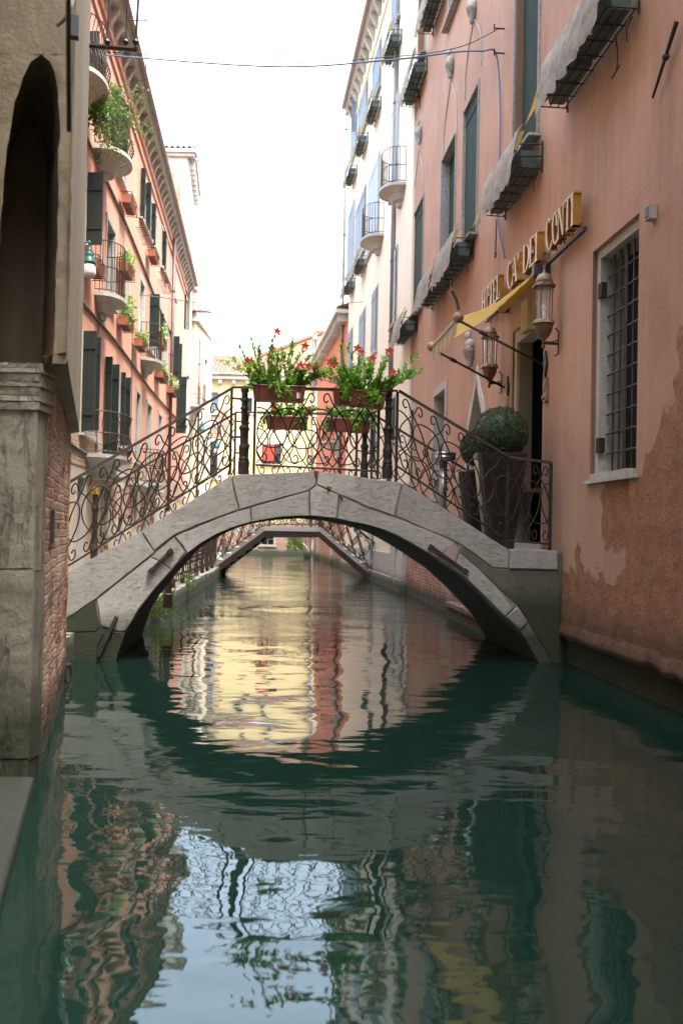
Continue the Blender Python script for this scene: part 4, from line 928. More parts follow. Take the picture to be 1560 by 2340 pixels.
# ------------------------------------------------------------------ pots and ashtray on the landing
def topiary(px, py, Y, r, zb, ptop, label, lab2, seed):
    random.seed(seed); c = at(px, py, Y); base = Vector((c.x, Y, zb)); H = ptop-zb
    t_ = thing('tall_planter', lab2, 'planter', base, 'charcoal planters beside the hotel door'); w1, w0 = .31, .17
    m = MB(); k = len(m.v)
    pr = [(w0, 0), (w0+.005, .02), (w1, H-.03), (w1, H), (w1-.03, H), (w1-.035, H-.06)]
    for rr, z in pr:
        for j in range(24):
            a = 2*math.pi*j/24; ca, sa = math.cos(a), math.sin(a); f = rr/((abs(ca)**5+abs(sa)**5)**(1/5)); m.v.append(base+Vector((ca*f, sa*f, z)))
    for i in range(len(pr)-1):
        for j in range(24): m.f.append((i*24+j, i*24+(j+1) % 24, (i+1)*24+(j+1) % 24, (i+1)*24+j))
    m.f.append(tuple(range(24))); m.f.append(tuple(range(len(pr)*24-24, len(pr)*24))); m.build('vessel', 'pot', t_)
    t2 = thing('box_topiary', label, 'topiary', base+Vector((0, 0, H-.05)), 'clipped box balls')
    MB().ball(c, r*.9, 20).build('inner_mass', 'leaf_box', t2, True)
    MB().tube([Vector((c.x, Y, ptop-.1)), c], .03, 8).build('stem', 'stem', t2)
    m = MB()
    for i in range(7000):
        v = rv(); n1 = 1+.035*noise.noise(v*3.5+Vector((seed, 0, 0)))+.02*noise.noise(v*9)
        m.leaf(c+v*r*n1*rnd(.92, 1.0), v*.5+rv()*.9, v, rnd(.018, .03), rnd(.012, .018))
    m.build('leaves', 'leaf_box', t2)
topiary(1143, 992, 10.85, .335, 1.30, 2.48, 'large clipped box ball beside the hotel doorway', 'tall tapered charcoal planter in front of the hotel doorway', 11)
topiary(1094, 1024, 12.15, .26, 1.30, 2.33, 'smaller box ball half hidden behind the large one', 'charcoal planter half hidden behind the larger one', 12)
c = at(1012, 1035, 11.7); t_ = thing('ashtray_stand', 'steel standing ashtray with a wide ringed top on the bridge steps', 'ashtray', (c.x, c.y, 1.7))
bs = Vector((c.x, c.y, 0)); MB().lathe(bs, [(.055, 1.66), (.055, 2.44)], 14).build('column', 'steel', t_, True)
m = MB(); m.lathe(bs, [(.08, 2.44), (.16, 2.46), (.17, 2.48), (.17, 2.50), (.165, 2.505), (.165, 2.53), (.17, 2.535), (.17, 2.56), (.14, 2.56), (.13, 2.53)], 20); m.build('tray', 'steel', t_, True)
solo(MB().wbox(HW, hu(10.6), hu(12.85), 1.2, 1.305, -.05, .95), 'landing_slab', 'stone', None, None, HW.pt(hu(11.8), .9, .6), kind='structure')
solo(MB().wbox(HW, hu(12.9), hu(15.7), .19, .26, .05, .26).wbox(HW, hu(12.92), hu(15.66), -.5, .188, .05, .22), 'landing_step', 'brick', None, None, HW.pt(hu(14.5), 0, .3), kind='structure')
# ------------------------------------------------------------------ near left tower
TW = Wall((-1.76, 5.14), (-2.56, 8.25)); TU = Wall((-1.63, 5.1), (-2.50, 8.3))
tower = thing('old_stone_house', 'weathered tan house corner with a deep arched niche and stone pillar at the left edge', 'building', (-2.2, 6, 0))
def zat(py, Y): return 1.5+(1197-py)/F*Y
def disp_face(P00, P10, P01, P11, nu, nv, nrm, amp, fr=3.0, seed=0):
    m = MB()
    for j in range(nv+1):
        for i in range(nu+1):
            a, c = i/nu, j/nv; p = (P00*(1-a)+P10*a)*(1-c)+(P01*(1-a)+P11*a)*c
            d = amp*(noise.noise(p*fr+Vector((seed, 0, 0)))+.5*noise.noise(p*fr*3.1)+.3*noise.noise(p*fr*9))
            ed = min(1, 8*min(a, 1-a)+.35); m.v.append(p+nrm*d*ed)
    m.f = [(j*(nu+1)+i, j*(nu+1)+i+1, (j+1)*(nu+1)+i+1, (j+1)*(nu+1)+i) for j in range(nv) for i in range(nu)]
    return m
ztop = zat(887, 5.14)
# brick lower part along the canal
p0, p1 = Vector((-1.765, 5.2, -.5)), Vector((-2.56, 8.25, -.5))
m = disp_face(p0, p1, Vector((-1.765, 5.2, 2.45)), Vector((-2.56, 8.25, 2.45)), 60, 60, TW.n, .018, 4)
m.add([(-1.78, 5.2, -.5), (-2.575, 8.25, -.5), (-5, 8.25, -.5), (-5, 5.2, -.5), (-1.78, 5.2, 2.45), (-2.575, 8.25, 2.45), (-5, 8.25, 2.45), (-5, 5.2, 2.45)], [(1, 2, 6, 5), (2, 3, 7, 6), (4, 5, 6, 7), (0, 1, 5, 4)])
m.build('brick_wall', 'brick_near', tower)
# stone pillar (front)
for k_, (za_, zb_) in enumerate(((-.4, .13), (.136, 1.22), (1.226, 2.155))):
    e_ = (.0, .004, -.003)[k_]
    m = disp_face(Vector((-2.35, 5.05-e_, za_)), Vector((-1.765+e_, 5.05-e_, za_+.02)), Vector((-2.35, 5.05-e_, zb_)), Vector((-1.765+e_, 5.05-e_, zb_+.015)), 30, max(10, int((zb_-za_)*45)), Vector((0, -1, 0)), .008, 3.2, k_*5)
    m.box(-2.35, -1.768+e_, 5.066-e_, 5.25, za_, zb_-.002); m.build('pillar_block', 'pillar', tower, False)
m = MB(); zz = 2.16
for i, (h, e) in enumerate(((.05, .0), (.035, .006), (.05, .001), (.03, .008), (.05, .002), (.03, .009), (.03, .003))):
    m.add([], []); q = disp_face(Vector((-2.36, 5.045-e, zz)), Vector((-1.755+e, 5.045-e, zz)), Vector((-2.36, 5.045-e, zz+h-.006)), Vector((-1.755+e, 5.045-e, zz+h-.006)), 24, 2, Vector((0, -1, 0)), .01, 6, i)
    m.add(q.v, q.f); m.box(-2.36, -1.757+e, 5.06-e, 5.3, zz, zz+h-.004); zz += h
m.build('capital', 'pillar', tower)
zc = zz
# upper plaster front with niche
NX0, NX1 = -1.93, -1.69; Yf = 5.08; nt_ = zat(112, Yf)
edge = []
for j in range(40):
    k = j/39; z = zc+(nt_-zc)*k
    wx = 1.0 if k < .72 else math.sqrt(max(0, 1-((k-.72)/.28)**2))
    cx = (NX0+NX1)/2; hw = (NX1-NX0)/2*wx; jn = .012*noise.noise(Vector((z*4, 1, 2)))+.006*noise.noise(Vector((z*15, 1, 2)))
    edge.append((z, cx-hw+jn-.13*(1-k)**.6, cx+hw+jn))
m = MB(); XR = -1.615
def rough(x, z, y0_): return y0_-.02*noise.noise(Vector((x*7, z*2.2, 3)))-.012*noise.noise(Vector((x*18, z*9, 5)))
cols = [0, .2, .4, .6, .8, 1]
for sidx in (0, 1):
    k0 = len(m.v)
    for (z, l, r) in edge:
        for cc in cols:
            x = (-2.6+(l+2.6)*cc) if sidx == 0 else (r+(XR-r)*cc)
            x += (.008*noise.noise(Vector((z*11, 7, 1))) if (cc == 1 and sidx == 1) else 0); m.v.append(Vector((x, rough(x, z, Yf), z)))
    for j in range(len(edge)-1):
        for i in range(5): m.f.append((k0+j*6+i, k0+j*6+i+1, k0+(j+1)*6+i+1, k0+(j+1)*6+i))
# above niche
k0 = len(m.v); nv = 40
for j in range(nv+1):
    z = nt_+(15-nt_)*j/nv
    for i in range(13): x = -2.6+(XR+2.6)*i/12; m.v.append(Vector((x, rough(x, z, Yf), z)))
for j in range(nv):
    for i in range(12): m.f.append((k0+j*13+i, k0+j*13+i+1, k0+(j+1)*13+i+1, k0+(j+1)*13+i))
# niche reveals
for sidx in (1, 2):
    k0 = len(m.v)
    for e_ in edge:
        x = e_[sidx]; m.v += [Vector((x, rough(x, e_[0], Yf), e_[0])), Vector((x-.38, Yf+.9, e_[0]))]
    for j in range(len(edge)-1): m.f.append((k0+2*j, k0+2*j+1, k0+2*j+3, k0+2*j+2))
m.add([(-3.2, Yf+.9, zc-.1), (XR-.38, Yf+.9, zc-.1), (XR-.38, Yf+.9, nt_+.2), (-3.2, Yf+.9, nt_+.2)], [(0, 1, 2, 3)])
m.add([(-3.2, Yf, zc-.002), (XR-.02, Yf, zc-.002), (XR-.4, Yf+.9, zc-.002), (-3.2, Yf+.9, zc-.002)], [(0, 1, 2, 3)])
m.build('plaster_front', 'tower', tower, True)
# canal side plaster (upper), its ragged lower edge and body
m = MB(); na = 14
P0, P1 = Vector((XR, 5.06, 0)), Vector((-2.50, 8.3, 0))
for j in range(50):
    for i in range(na+1):
        k = i/na; p = P0+(P1-P0)*k; zb_ = 2.50-.12*k+.02*noise.noise(Vector((k*9, 0, 4))); z = zb_+(15-zb_)*(j/49)**1.3
        m.v.append(Vector((p.x, p.y, z))+TU.n*(.008*noise.noise(Vector((k*5, z*.6, 0)))))
m.f = [(j*(na+1)+i, j*(na+1)+i+1, (j+1)*(na+1)+i+1, (j+1)*(na+1)+i) for j in range(49) for i in range(na)]
m.add([(XR, 5.06, 2.5), (-2.5, 8.3, 2.38), (-2.6, 8.3, 2.36), (XR-.14, 5.08, 2.48)], [(0, 1, 2, 3)])
m.add([(-2.5, 8.3, 2.38), (-5, 8.3, 2.38), (-5, 8.3, 15), (-2.5, 8.3, 15)], [(0, 1, 2, 3)])
m.add([(XR, 5.06, 15), (-2.5, 8.3, 15), (-5, 8.3, 15), (-5, 5.06, 15)], [(0, 1, 2, 3)])
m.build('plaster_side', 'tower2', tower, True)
# downpipe + conduit on tower side
def tp(px, py, o=.05): return TU.pt(*TU.uz(px, py, o), o)
m = MB(); m.tube([tp(157, -30), tp(157, 90), tp(158, 300)], .010, 8); solo(MB().wbox(TU, TU.uz(158,62)[0]-.02, TU.uz(158,62)[0]+.03, TU.uz(158,62)[1]-.05, TU.uz(158,62)[1]+.06, .005, .05), 'joint_box', 'blackbar', 'small dark joint box at the top of the black conduit on the tan house', 'electrical box', TU.pt(TU.uz(158,62)[0], TU.uz(158,62)[1])); solo(m, 'conduit', 'blackbar', 'black conduit with a joint box high on the tan house side', 'conduit', tp(157, 300))
q0, q1 = at(187, 320, 8.2), at(187, 560, 8.2); m = MB(); m.tube([q0, q1], .018, 8).tube([at(187, 468, 8.2), at(187, 480, 8.2)], .03, 8); solo(m, 'drain_tube', 'blackbar', 'thin black pipe at the far corner of the tan house', 'pipe', q1)
m = MB(); 
for e_ in ((150, 195), ): pass
m.tube(smooth_pts([at(132, 58, 4.9), at(150, 40, 4.85), at(165, 10, 4.85), at(168, -40, 4.9)]), .012, 6); solo(m, 'dry_branch', 'wood', 'bare twig stuck to the tan house at the top left', 'branch', at(132, 58, 4.9))
t_ = thing('mooring_ring', 'rusty mooring ring on the brick wall just above the water', 'ring', TW.pt(*TW.uz(157, 1515), .02))
u, z = TW.uz(157, 1520, .03); MB().tube([TW.pt(u+.02*math.sin(a*.6), z-.09+.08*math.cos(a*.6), .03+.03*math.sin(a*.6)) for a in range(11)], .012, 6, True).build('ring', 'rust', t_, True)
MB().tube([TW.pt(u, z, -.02), TW.pt(u, z, .05)], .02, 6).build('staple', 'rust', t_)
u, z = TW.uz(118, 1200, .01); solo(MB().prism([TW.pt(u-.06, z-.12, .03), TW.pt(u+.08, z-.12, .03), TW.pt(u+.05, z+.13, .03), TW.pt(u-.05, z+.1, .03)], TW.n*-.02), 'slate_patch', 'iron_grey', 'small grey slate patch on the old brick wall', 'patch', TW.pt(u, z))
# slab step and tall blocks added to shade the near canal
solo(MB().prism([(-1.73, 5.06, .05), (-1.15, 2.9, .05), (-.9, 1.2, .05), (-3, 1.2, .05), (-3, 5.06, .05)], (0, 0, -.7), .02), 'water_step', 'slab', None, None, (-1.8, 4, 0), kind='structure')
nb = thing('edge_shade_wall', 'added wall block that shades the canal, its dark edge at the extreme left of the photo', 'building', (-3, 0, 0))  # only the edge is seen; body and height added to darken the near canal
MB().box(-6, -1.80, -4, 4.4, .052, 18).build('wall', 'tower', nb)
m = disp_face(Vector((-1.83, 4.395, .06)), Vector((-1.785, 4.395, .06)), Vector((-1.83, 4.395, 11.9)), Vector((-1.785, 4.395, 11.9)), 4, 120, Vector((0, -1, 0)), .01, 5)
m.build('corner_trim', 'rubble', nb)
rr = thing('light_blocker_behind', 'plain tan block added behind the viewpoint to cut light on near surfaces, outside the photo', 'building', (0, -9, 0))  # unseen block added behind the camera to darken near surfaces
MB().box(-9, 9, -12, -8, -.5, 13).build('wall', 'beige', rr)
# laundry frame
lf = thing('laundry_frame', 'black iron laundry frame with hanging rods projecting from the tan house', 'laundry rack', at(190, 106, 8.1))
a0, a1 = at(183, 103, 8.2), at(310, 113, 7.9); MB().tube([a0, a1], .022, 6).build('arm', 'blackbar', lf)
for px, r in ((245, .012), (285, .007), (310, .012)): 
    p = at(px if px != 285 else 287, 108, 8.0); q = p+Vector((.04, 0, 1.2)); MB().tube([p, q], r, 6).ball(p+Vector((0, 0, .05)), .03, 6).build('rod', 'blackbar', lf)
m = MB(); m.tube([at(334, -40, 9.5), at(334, 183, 9.5), at(310, 184, 9.5)], .006, 4).tube([at(292, 46, 9.5), at(334, 47, 9.5)], .006, 4); m.build('wire_frame', 'cable', lf)
# ------------------------------------------------------------------ pink building (left)
PW = Wall((-3.2-.095*9.6, 9.6), (-3.2-.095*37.6, 37.6)); pink = thing('salmon_house', 'long salmon house with green shutters and a bracketed cornice on the left bank', 'building', PW.pt(PW.L/2, 0)); hp = []
def pu(Y): return (Y-9.6)/PW.t.y
Lp = PW.L
for d in ((200, 252, 45, 185, 'green'), (253, 292, 175, 360, 'green'), (320, 343, 372, 500, 'dark'), (343, 358, 445, 552, 'dark'), (368, 382, 506, 612, 'dark'), (396, 401, 585, 680, 'dark')):
    win(PW, hp, pink, d[0], d[1], d[2], d[3], 'trim', 'dark', .09, .2, shut='closed' if d[4] == 'green' else None, shutmat='green')
for d in ((194, 206, 395, 560, 0), (240, 263, 478, 682, 0), (279, 296, 548, 700, 0), (317, 330, 620, 765, 0), (339, 365, 668, 800, 0), (366, 384, 712, 836, 0)):
    win(PW, hp, pink, d[0], d[1], d[2], d[3], 'trim', 'dark' if d[0] != 317 else 'greypane', .1, .24)
for d in ((184, 226, 752, 990, 0), (237, 270, 812, 1046, 0), (272, 297, 848, 1020, 0), (308, 320, 880, 1055, 'c'), (333, 345, 908, 1105, 0), (360, 369, 935, 1075, 0)):
    win(PW, hp, pink, d[0], d[1], d[2], d[3], 'trim', 'dark' if d[0] < 320 else 'greypane', .1, .22, shut='closed' if d[4] == 'c' else None)
for s in ((200, 222, 60, 185), (222, 240, 90, 190), (253, 277, 200, 359), (277, 291, 226, 360), (320, 330, 378, 494), (332, 343, 412, 520), (345, 354, 460, 556), (370, 378, 522, 613),
          (196, 232, 389, 556), (340, 362, 670, 790), (364, 372, 715, 800), (186, 216, 755, 984), (206, 225, 770, 984), (236, 252, 814, 1046), (252, 268, 832, 1040), (273, 283, 850, 1020), (284, 295, 862, 1018),
          (390, 408, 767, 868), (402, 414, 784, 880)):
    leafshut(PW, pink, *s, ang=80)
hp2 = []
facade(PW, 0, Lp, 3.12, 11.78, hp, 'pink', pink, 'wall', .26, 6)
for i, (Y, w, z0, z1) in enumerate(((15.7, 1.0, .3, 2.5), (18.3, .8, 1.3, 2.4), (20.3, 1.1, .3, 2.5), (22.6, .7, 1.3, 2.3), (24.6, 1.0, .3, 2.4), (27.2, 1.1, .3, 2.4), (30, 1.0, 1.2, 2.3), (33, 1.0, .3, 2.4))):
    u = pu(Y); winu(PW, hp2, pink, u-w/2, u+w/2, z0, z1, 'trim', 'dark' if i % 2 else 'greypane', .14, .22, sill=z0 > 1, name='door' if z0 < 1 else 'window')
facade(PW, 0, Lp, .2, 3.118, hp2, 'beige', pink, 'ground_floor_wall', .25, 5.9)
m = MB(); facade_h = [h for h in hp2]
m2 = []
mm = MB()
for (u0, u1, z0, z1) in [(0, pu(18.9), 2.55, 3.11), (pu(18.9), pu(26), 2.62, 3.11), (pu(26), Lp, 2.5, 3.11)]: mm.wbox(PW, u0, u1-.003, z0, z1, .001, .012)
mm.build('brick_band', 'brick_pale', pink)
MB().wbox(PW, pu(19.3), pu(22), 1.7, 2.615, .002, .011).build('bare_brick_patch', 'brick', pink)
MB().wbox(PW, pu(25.3), pu(26.5), 1.2, 2.48, .002, .011).build('bare_brick_patch', 'brick', pink)
# stone ledges over the doors
for Y in (18.4, 22.4, 26.2):
    u = pu(Y); MB().wbox(PW, u-.8, u+.8, 2.52, 2.62, .013, .28).wbox(PW, u-.7, u+.7, 2.44, 2.518, .013, .2).build('door_ledge', 'trim', pink)
# cornice
MB().wbox(PW, -.1, Lp+.1, 11.760, 11.880, -.2, .26).wbox(PW, -.1, Lp+.02, 11.882, 11.960, -.2, .31).build('cornice', 'trim', pink)
MB().wbox(PW, 0, Lp, 10.980, 11.080, .001, .045).wbox(PW, 0, Lp, 11.330, 11.750, .001, .05).build('string_course', 'pink', pink)
u = pu(15.5)
while u < Lp:
    p = [(.051, 11.400), (.051, 11.755), (.23, 11.755), (.23, 11.680), (.17, 11.620), (.12, 11.500)]
    MB().prism([PW.pt(u-.07, z, o) for o, z in p], PW.t*.14).build('cornice_bracket', 'trim', pink); u += .56
m = MB(); m.tube([PW.pt(0, 11.940, .36), PW.pt(Lp, 11.940, .36)], .06, 8); m.build('gutter', 'gutter', pink, True)
def tileroof(P0, U, V, nu, nv, amp=.045, seed=0):
    """P0 corner, U along eave (full vector), V up slope; nu tiles, nv courses"""
    m = MB(); n = U.cross(V).normalized(); n = n if n.z > 0 else -n; K = 6
    for j in range(nv*2+1):
        c = j//2; vv = (c+(1 if j % 2 else 0))/nv if j < nv*2 else 1.0
        lift = .03 if j % 2 == 0 else -.0
        for i in range(nu*K+1):
            ph = 2*math.pi*i/K; h = amp*math.cos(ph)
            m.v.append(P0+U*(i/(nu*K))+V*vv+n*(h+lift+.012*noise.noise(Vector((i//K*1.7, c*1.3, seed)))))
    w = nu*K+1
    m.f = [(j*w+i, j*w+i+1, (j+1)*w+i+1, (j+1)*w+i) for j in range(nv*2) for i in range(w-1)]
    return m
tileroof(PW.pt(0, 11.980, .28), PW.t*Lp, PW.n*-3+Vector((0, 0, 1.1)), 130, 9).build('roof', 'tile', pink)
# cables along the wall
def wcable(W, pts, r, mat, label): return cable([W.pt(u, z, .03) for u, z in pts], r, mat, label)
wcable(PW, [(pu(14), 8.3), (pu(20), 8.42), (pu(28), 8.2), (pu(34), 8.35)], .028, 'cable', 'thick grey cable running along the salmon house under the top floor')
wcable(PW, [(pu(14), 5.36), (pu(19), 5.5), (pu(26), 5.45), (pu(36), 5.7)], .028, 'cable', 'thick grey cable running along the salmon house above the lower shutters')
wcable(PW, [(pu(14), 2.9), (pu(16), 2.8), (pu(20), 2.75), (pu(26), 2.7)], .03, 'cable', 'grey cable on the brickwork above the doors of the salmon house')
for i, px in enumerate((222, 300, 302)):
    u = PW.uz(px, 800)[0]+i*.01; m = MB(); m.tube([PW.pt(u, 2.9+i*.2, .02), PW.pt(u, 8.0-i, .02)], .009, 4); solo(m, 'cable', 'cable', ['thin vertical cable left of the tall dark shutters on the salmon house', 'thin vertical cable beside the flower balcony of the salmon house', 'shorter vertical cable under the clay pot on the salmon house'][i], 'cable', PW.pt(u, 2.9, .02))
pipe(PW, 385, 500, 1170, .06, .11, 'pipe_brown', 'brown downpipe on the salmon house near its far end')
# balconies
def balcony(W, B, pc, py, w, d, rh, mat='trim', railmat='iron', style=0):
    u, z = W.uz(pc, py, d*.5); m = MB(); N_ = 14
    arcp = [(math.cos(math.pi*i/N_), math.sin(math.pi*i/N_)**.7) for i in range(N_+1)]
    top = [W.pt(u+x*w/2, z, .004+y_*d) for x, y_ in arcp]
    m.prism(top, (0, 0, -.07)); 
    for k, (s, za, zb_) in enumerate(((.86, -.072, -.16), (.6, -.162, -.30), (.3, -.302, -.42))):
        A = [W.pt(u+x*w/2*s, z+za, .004+y_*d*s) for x, y_ in arcp]; s2 = s*.72
        Bb = [W.pt(u+x*w/2*s2, z+zb_, .004+y_*d*s2) for x, y_ in arcp]; n = len(A)
        m.add(A+Bb, [tuple(range(n)), tuple(range(n, 2*n))]+[(i, i+1, i+1+n, i+n) for i in range(n-1)])
    r_ = m.build('balcony', mat, B)
    m = MB(); s = .92
    for zz in (.06, rh*.5, rh): m.tube([W.pt(u+x*w/2*s, z+zz, .004+y_*d*s) for x, y_ in arcp], .011, 4)
    K = 18
    for i in range(K+1):
        a = math.pi*i/K; x, y_ = math.cos(a), math.sin(a)**.7; o = .004+y_*d*s
        bl = .07 if style else .0
        P = [W.pt(u+x*w/2*s*(1+f*.1), z+rh*q, o+f*y_) for q, f in ((.06, 0), (.25, bl), (.5, 0), (.75, -bl*.4), (1, bl*.5))]
        m.tube(P, .008, 4)
    m.build('railing', railmat, r_)
balcony(PW, pink, 212, 190, 1.3, .5, .9, style=1)
balcony(PW, pink, 266, 366, 1.4, .6, .95, style=1)
balcony(PW, pink, 258, 685, 1.2, .5, 1.0, style=0)
balcony(PW, pink, 350, 828, 1.4, .5, .95, style=0)
balcony(PW, pink, 258, 1046, 2.0, .7, .8, style=1)
balcony(PW, pink, 350, 1105, 1.2, .6, .9, style=1)
# clay pot baskets
def pot_basket(W, px, py, L, label, plant=0, h=.2, seed=1, flowers=False, trough=True):
    u, z = W.uz(px, py, .15); c = W.pt(u, z); G = 'window baskets on the salmon house'
    t_ = thing('window_basket', label, 'window basket', c, G); m = MB(); P = lambda x, y_, zz: W.pt(u+x, z+zz, y_)
    for zz in (0, .24): m.tube([P(0, .03, zz), P(0, .28, zz), P(L, .28, zz), P(L, .03, zz)], .009, 4)
    n = max(3, int(L/.12))
    for i in range(n+1): m.tube([P(L*i/n, .03, 0), P(L*i/n, .28, 0), P(L*i/n, .28, .24)], .006, 4)
    m.build('iron_cage', 'iron', t_)
    if trough:
        MB().hexa([P(.04, .06, .012), P(L-.04, .06, .012), P(L-.04, .24, .012), P(.04, .24, .012), P(.02, .04, h), P(L-.02, .04, h), P(L-.02, .265, h), P(.02, .265, h)]).build('trough', 'terra_bright', t_)
    if plant:
        random.seed(seed); p2 = thing('potted_plant', label.split(',')[0].replace('basket', 'plant in the basket') if False else 'green plant growing in the '+label, 'plant', P(L/2, .15, h), 'plants in the window baskets'); ml, mf, ms = MB(), MB(), MB()
        for i in range(int(120*plant)):
            q = P(rnd(0, L), rnd(.05, .32), h+rnd(0, .34*plant)) + Vector((0, 0, -.18 if rnd(0, 1) < .3 else 0)); ml.leaf(q, rv()+Vector((0, 0, .4)), rv(), rnd(.06, .1), rnd(.04, .07))
            if flowers and i % 4 == 0: mf.leaf(q+Vector((0, 0, .06)), rv(), rv(), .06, .05); mf.leaf(q+Vector((0, 0, .06)), rv(), rv(), .06, .05)
        for i in range(12): ms.tube([P(L*i/12, .15, h-.02), P(L*i/12+rnd(-.1, .1), .15+rnd(-.1, .1), h+.25)], .005, 4)
        ms.build('stems', 'stem', p2); ml.build('leaves', 'leaf', p2)
        if flowers: mf.build('flowers', 'wfl', p2)
pot_basket(PW, 287, 462, .9, 'empty clay trough basket right of the highest round balcony')
pot_basket(PW, 321, 520, 1.3, 'basket under the wide open top floor shutters', trough=False)
pot_basket(PW, 345, 585, .9, 'clay trough basket beside the third top floor shutter')
pot_basket(PW, 369, 640, 1.5, 'empty iron basket next to the brown downpipe', trough=False)
pot_basket(PW, 207, 612, .8, 'long clay trough basket right of the green street lamp')
pot_basket(PW, 281, 618, .9, 'clay trough basket between the middle floor windows', 1, seed=3)
pot_basket(PW, 281, 742, .8, 'clay trough basket at the foot of the bare stone balcony', 1.5, seed=4)
pot_basket(PW, 315, 790, .9, 'clay trough basket left of the flower balcony', .8, seed=5)
pot_basket(PW, 364, 788, .9, 'clay trough basket hung on the flower balcony rail', 1.3, seed=6, flowers=True)
pot_basket(PW, 364, 862, 1.2, 'clay trough basket on the lower storey near the brown downpipe', 1.2, seed=7, flowers=True)
pot_basket(PW, 390, 897, 1.2, 'clay trough basket farthest along the salmon house', 1.3, seed=8, flowers=True)
# green lamp
c = at(203, 632, 15.3); lt = thing('street_lamp', 'green street lamp with a ribbed glass shade on the salmon house', 'street lamp', c)
MB().lathe(c, [(.05, .02), (.11, .0), (.125, .06), (.12, .16), (.09, .22), (.05, .23)], 18).build('glass_shade', 'shade', lt, True)
m = MB(); m.lathe(c, [(.115, .232), (.11, .26), (.085, .33), (.075, .36), (.08, .37), (.06, .42), (.05, .45), (.055, .46), (.02, .5), (.02, .58), (.035, .6), (.01, .64)], 16); m.build('hood', 'teal', lt, True)
w = PW.pt(pu(15.3), c.z+.56, 0); MB().tube(smooth_pts([w, w+Vector((.1, 0, .05)), Vector((c.x, c.y, c.z+.56))]), .016, 6).build('bracket', 'teal', lt)
# creeper
random.seed(21); cr = thing('hanging_creeper', 'bright green creeper spilling over the highest left balcony', 'climbing plant', at(240, 250, 15.6)); ms, ml = MB(), MB()
for i in range(50):
    p = at(rnd(196, 225), rnd(185, 240), 15.4); d = Vector((rnd(.0, .6), rnd(-.3, .3), rnd(-.6, .2))); P = [p]; L = rnd(.5, 1.2)
    for j in range(8):
        d = (d.normalized()+Vector((rnd(-.3, .3), rnd(-.3, .3), -.13+rnd(-.1, .1)))).normalized(); p = p+d*L/8; P.append(p)
        for s in range(6): ml.leaf(p+rv()*.05, rv()+Vector((0, 0, -.2)), rv(), rnd(.05, .1), rnd(.02, .04))
    ms.tube(P, .005, 4)
for (pts) in (((250, 200), (300, 195), (340, 208), (370, 225)), ((270, 300), (300, 290), (330, 310), (345, 330)), ((265, 250), (290, 265), (320, 300))):
    P = smooth_pts([at(x, y_, 15.2) for x, y_ in pts], 6); ms.tube(P, .004, 4)
    for p in P[::2]:
        for s in range(2): ml.leaf(p, rv(), rv(), .07, .025)
ms.build('stems', 'stem', cr); ml.build('leaves', 'leaf_vine', cr)
# ------------------------------------------------------------------ houses further on the left
GW = Wall((-6.95, 38.0), (-7.5, 42.6)); gh = thing('grey_house', 'tall grey rendered house rising beyond the salmon house', 'building', GW.pt(2, 0)); hg = []
GF = Wall((-11, 37.9), (-6.95, 37.9))
for px in (407,):
    pass
winu(GW, hg, gh, .6, 1.5, 13.4, 15.6, 'trim', 'dark', .1, .2, shut='closed', shutmat='green2'); winu(GW, hg, gh, 2.8, 3.7, 13.0, 15.4, 'trim', 'dark', .1, .2, shut='closed', shutmat='green2')
winu(GW, hg, gh, 1.6, 2.6, 8.4, 11, 'trim', 'dark', .1, .2); winu(GW, hg, gh, 1.4, 2.5, 4.2, 6.6, 'trim', 'dark', .1, .2)
facade(GW, 0, GW.L, .2, 17.6, hg, 'greywall', gh, 'wall', .25, 5)
MB().wbox(GF, 0, GF.L-.05, 13.5, 17.6, -.1, .1).build('front_wall', 'greywall', gh)
MB().wbox(GF, .5, GF.L-.3, 15.6, 17.0, .1, .112).build('bare_brick_patch', 'brick_far', gh)
MB().wbox(GF, 0, GF.L+.25, 17.6, 17.75, -.3, .22).wbox(GF, -.1, GF.L+.33, 17.752, 17.9, -.3, .3).build('front_cornice', 'trim', gh); MB().wbox(GW, .32, GW.L, 17.6, 17.75, -.3, .22).wbox(GW, .32, GW.L+.1, 17.752, 17.9, -.3, .3).build('cornice', 'trim', gh)
u = .2
while u < GW.L: MB().wbox(GW, u, u+.16, 17.25, 17.595, .004, .22).build('cornice_bracket', 'trim', gh); u += .6
tileroof(GF.pt(-.1, 17.95, .3), GF.t*(GF.L+.4), Vector((-.5, 4, 1.0)), 18, 10).build('roof', 'tile', gh)
leafshut(GW, gh, 421, 433, 660, 752, 'green3', 80); leafshut(GW, gh, 417, 424, 661, 750, 'green', 80)
leafshut(GW, gh, 402, 424, 860, 990, 'green', 80)
OH = thing('ochre_house', 'narrow stained ochre house with a big chimney past the grey house', 'building', at(445, 1200, 44)); OWl = Wall((-7.35, 43.0), (-7.2, 47.5)); ho = []
OF = Wall((-8.6, 42.95), (-7.35, 42.95))
winu(OWl, ho, OH, 2.2, 3.2, 8.2, 10.4, 'trim', 'dark', .1, .2); winu(OWl, ho, OH, 2.2, 3.2, 4.0, 6.2, 'trim', 'dark', .1, .2)
facade(OWl, 0, OWl.L, .2, 11.6, ho, 'ochre', OH, 'wall', .22, 3)
MB().wbox(OF, -2.5, OF.L, .2, 11.6, -.05, .1).build('front_wall', 'ochre', OH)
MB().wbox(OF, -2.5, OF.L+.2, 11.6, 11.75, -4.3, .25).wbox(OF, -2.5, OF.L+.1, 11.752, 12.0, -4.2, .15).build('cornice', 'trim', OH)
tileroof(OF.pt(-2.5, 12.05, .45), OF.t*(OF.L+2.7), Vector((0, 4.4, 1.0)), 20, 12).build('roof', 'tile', OH)
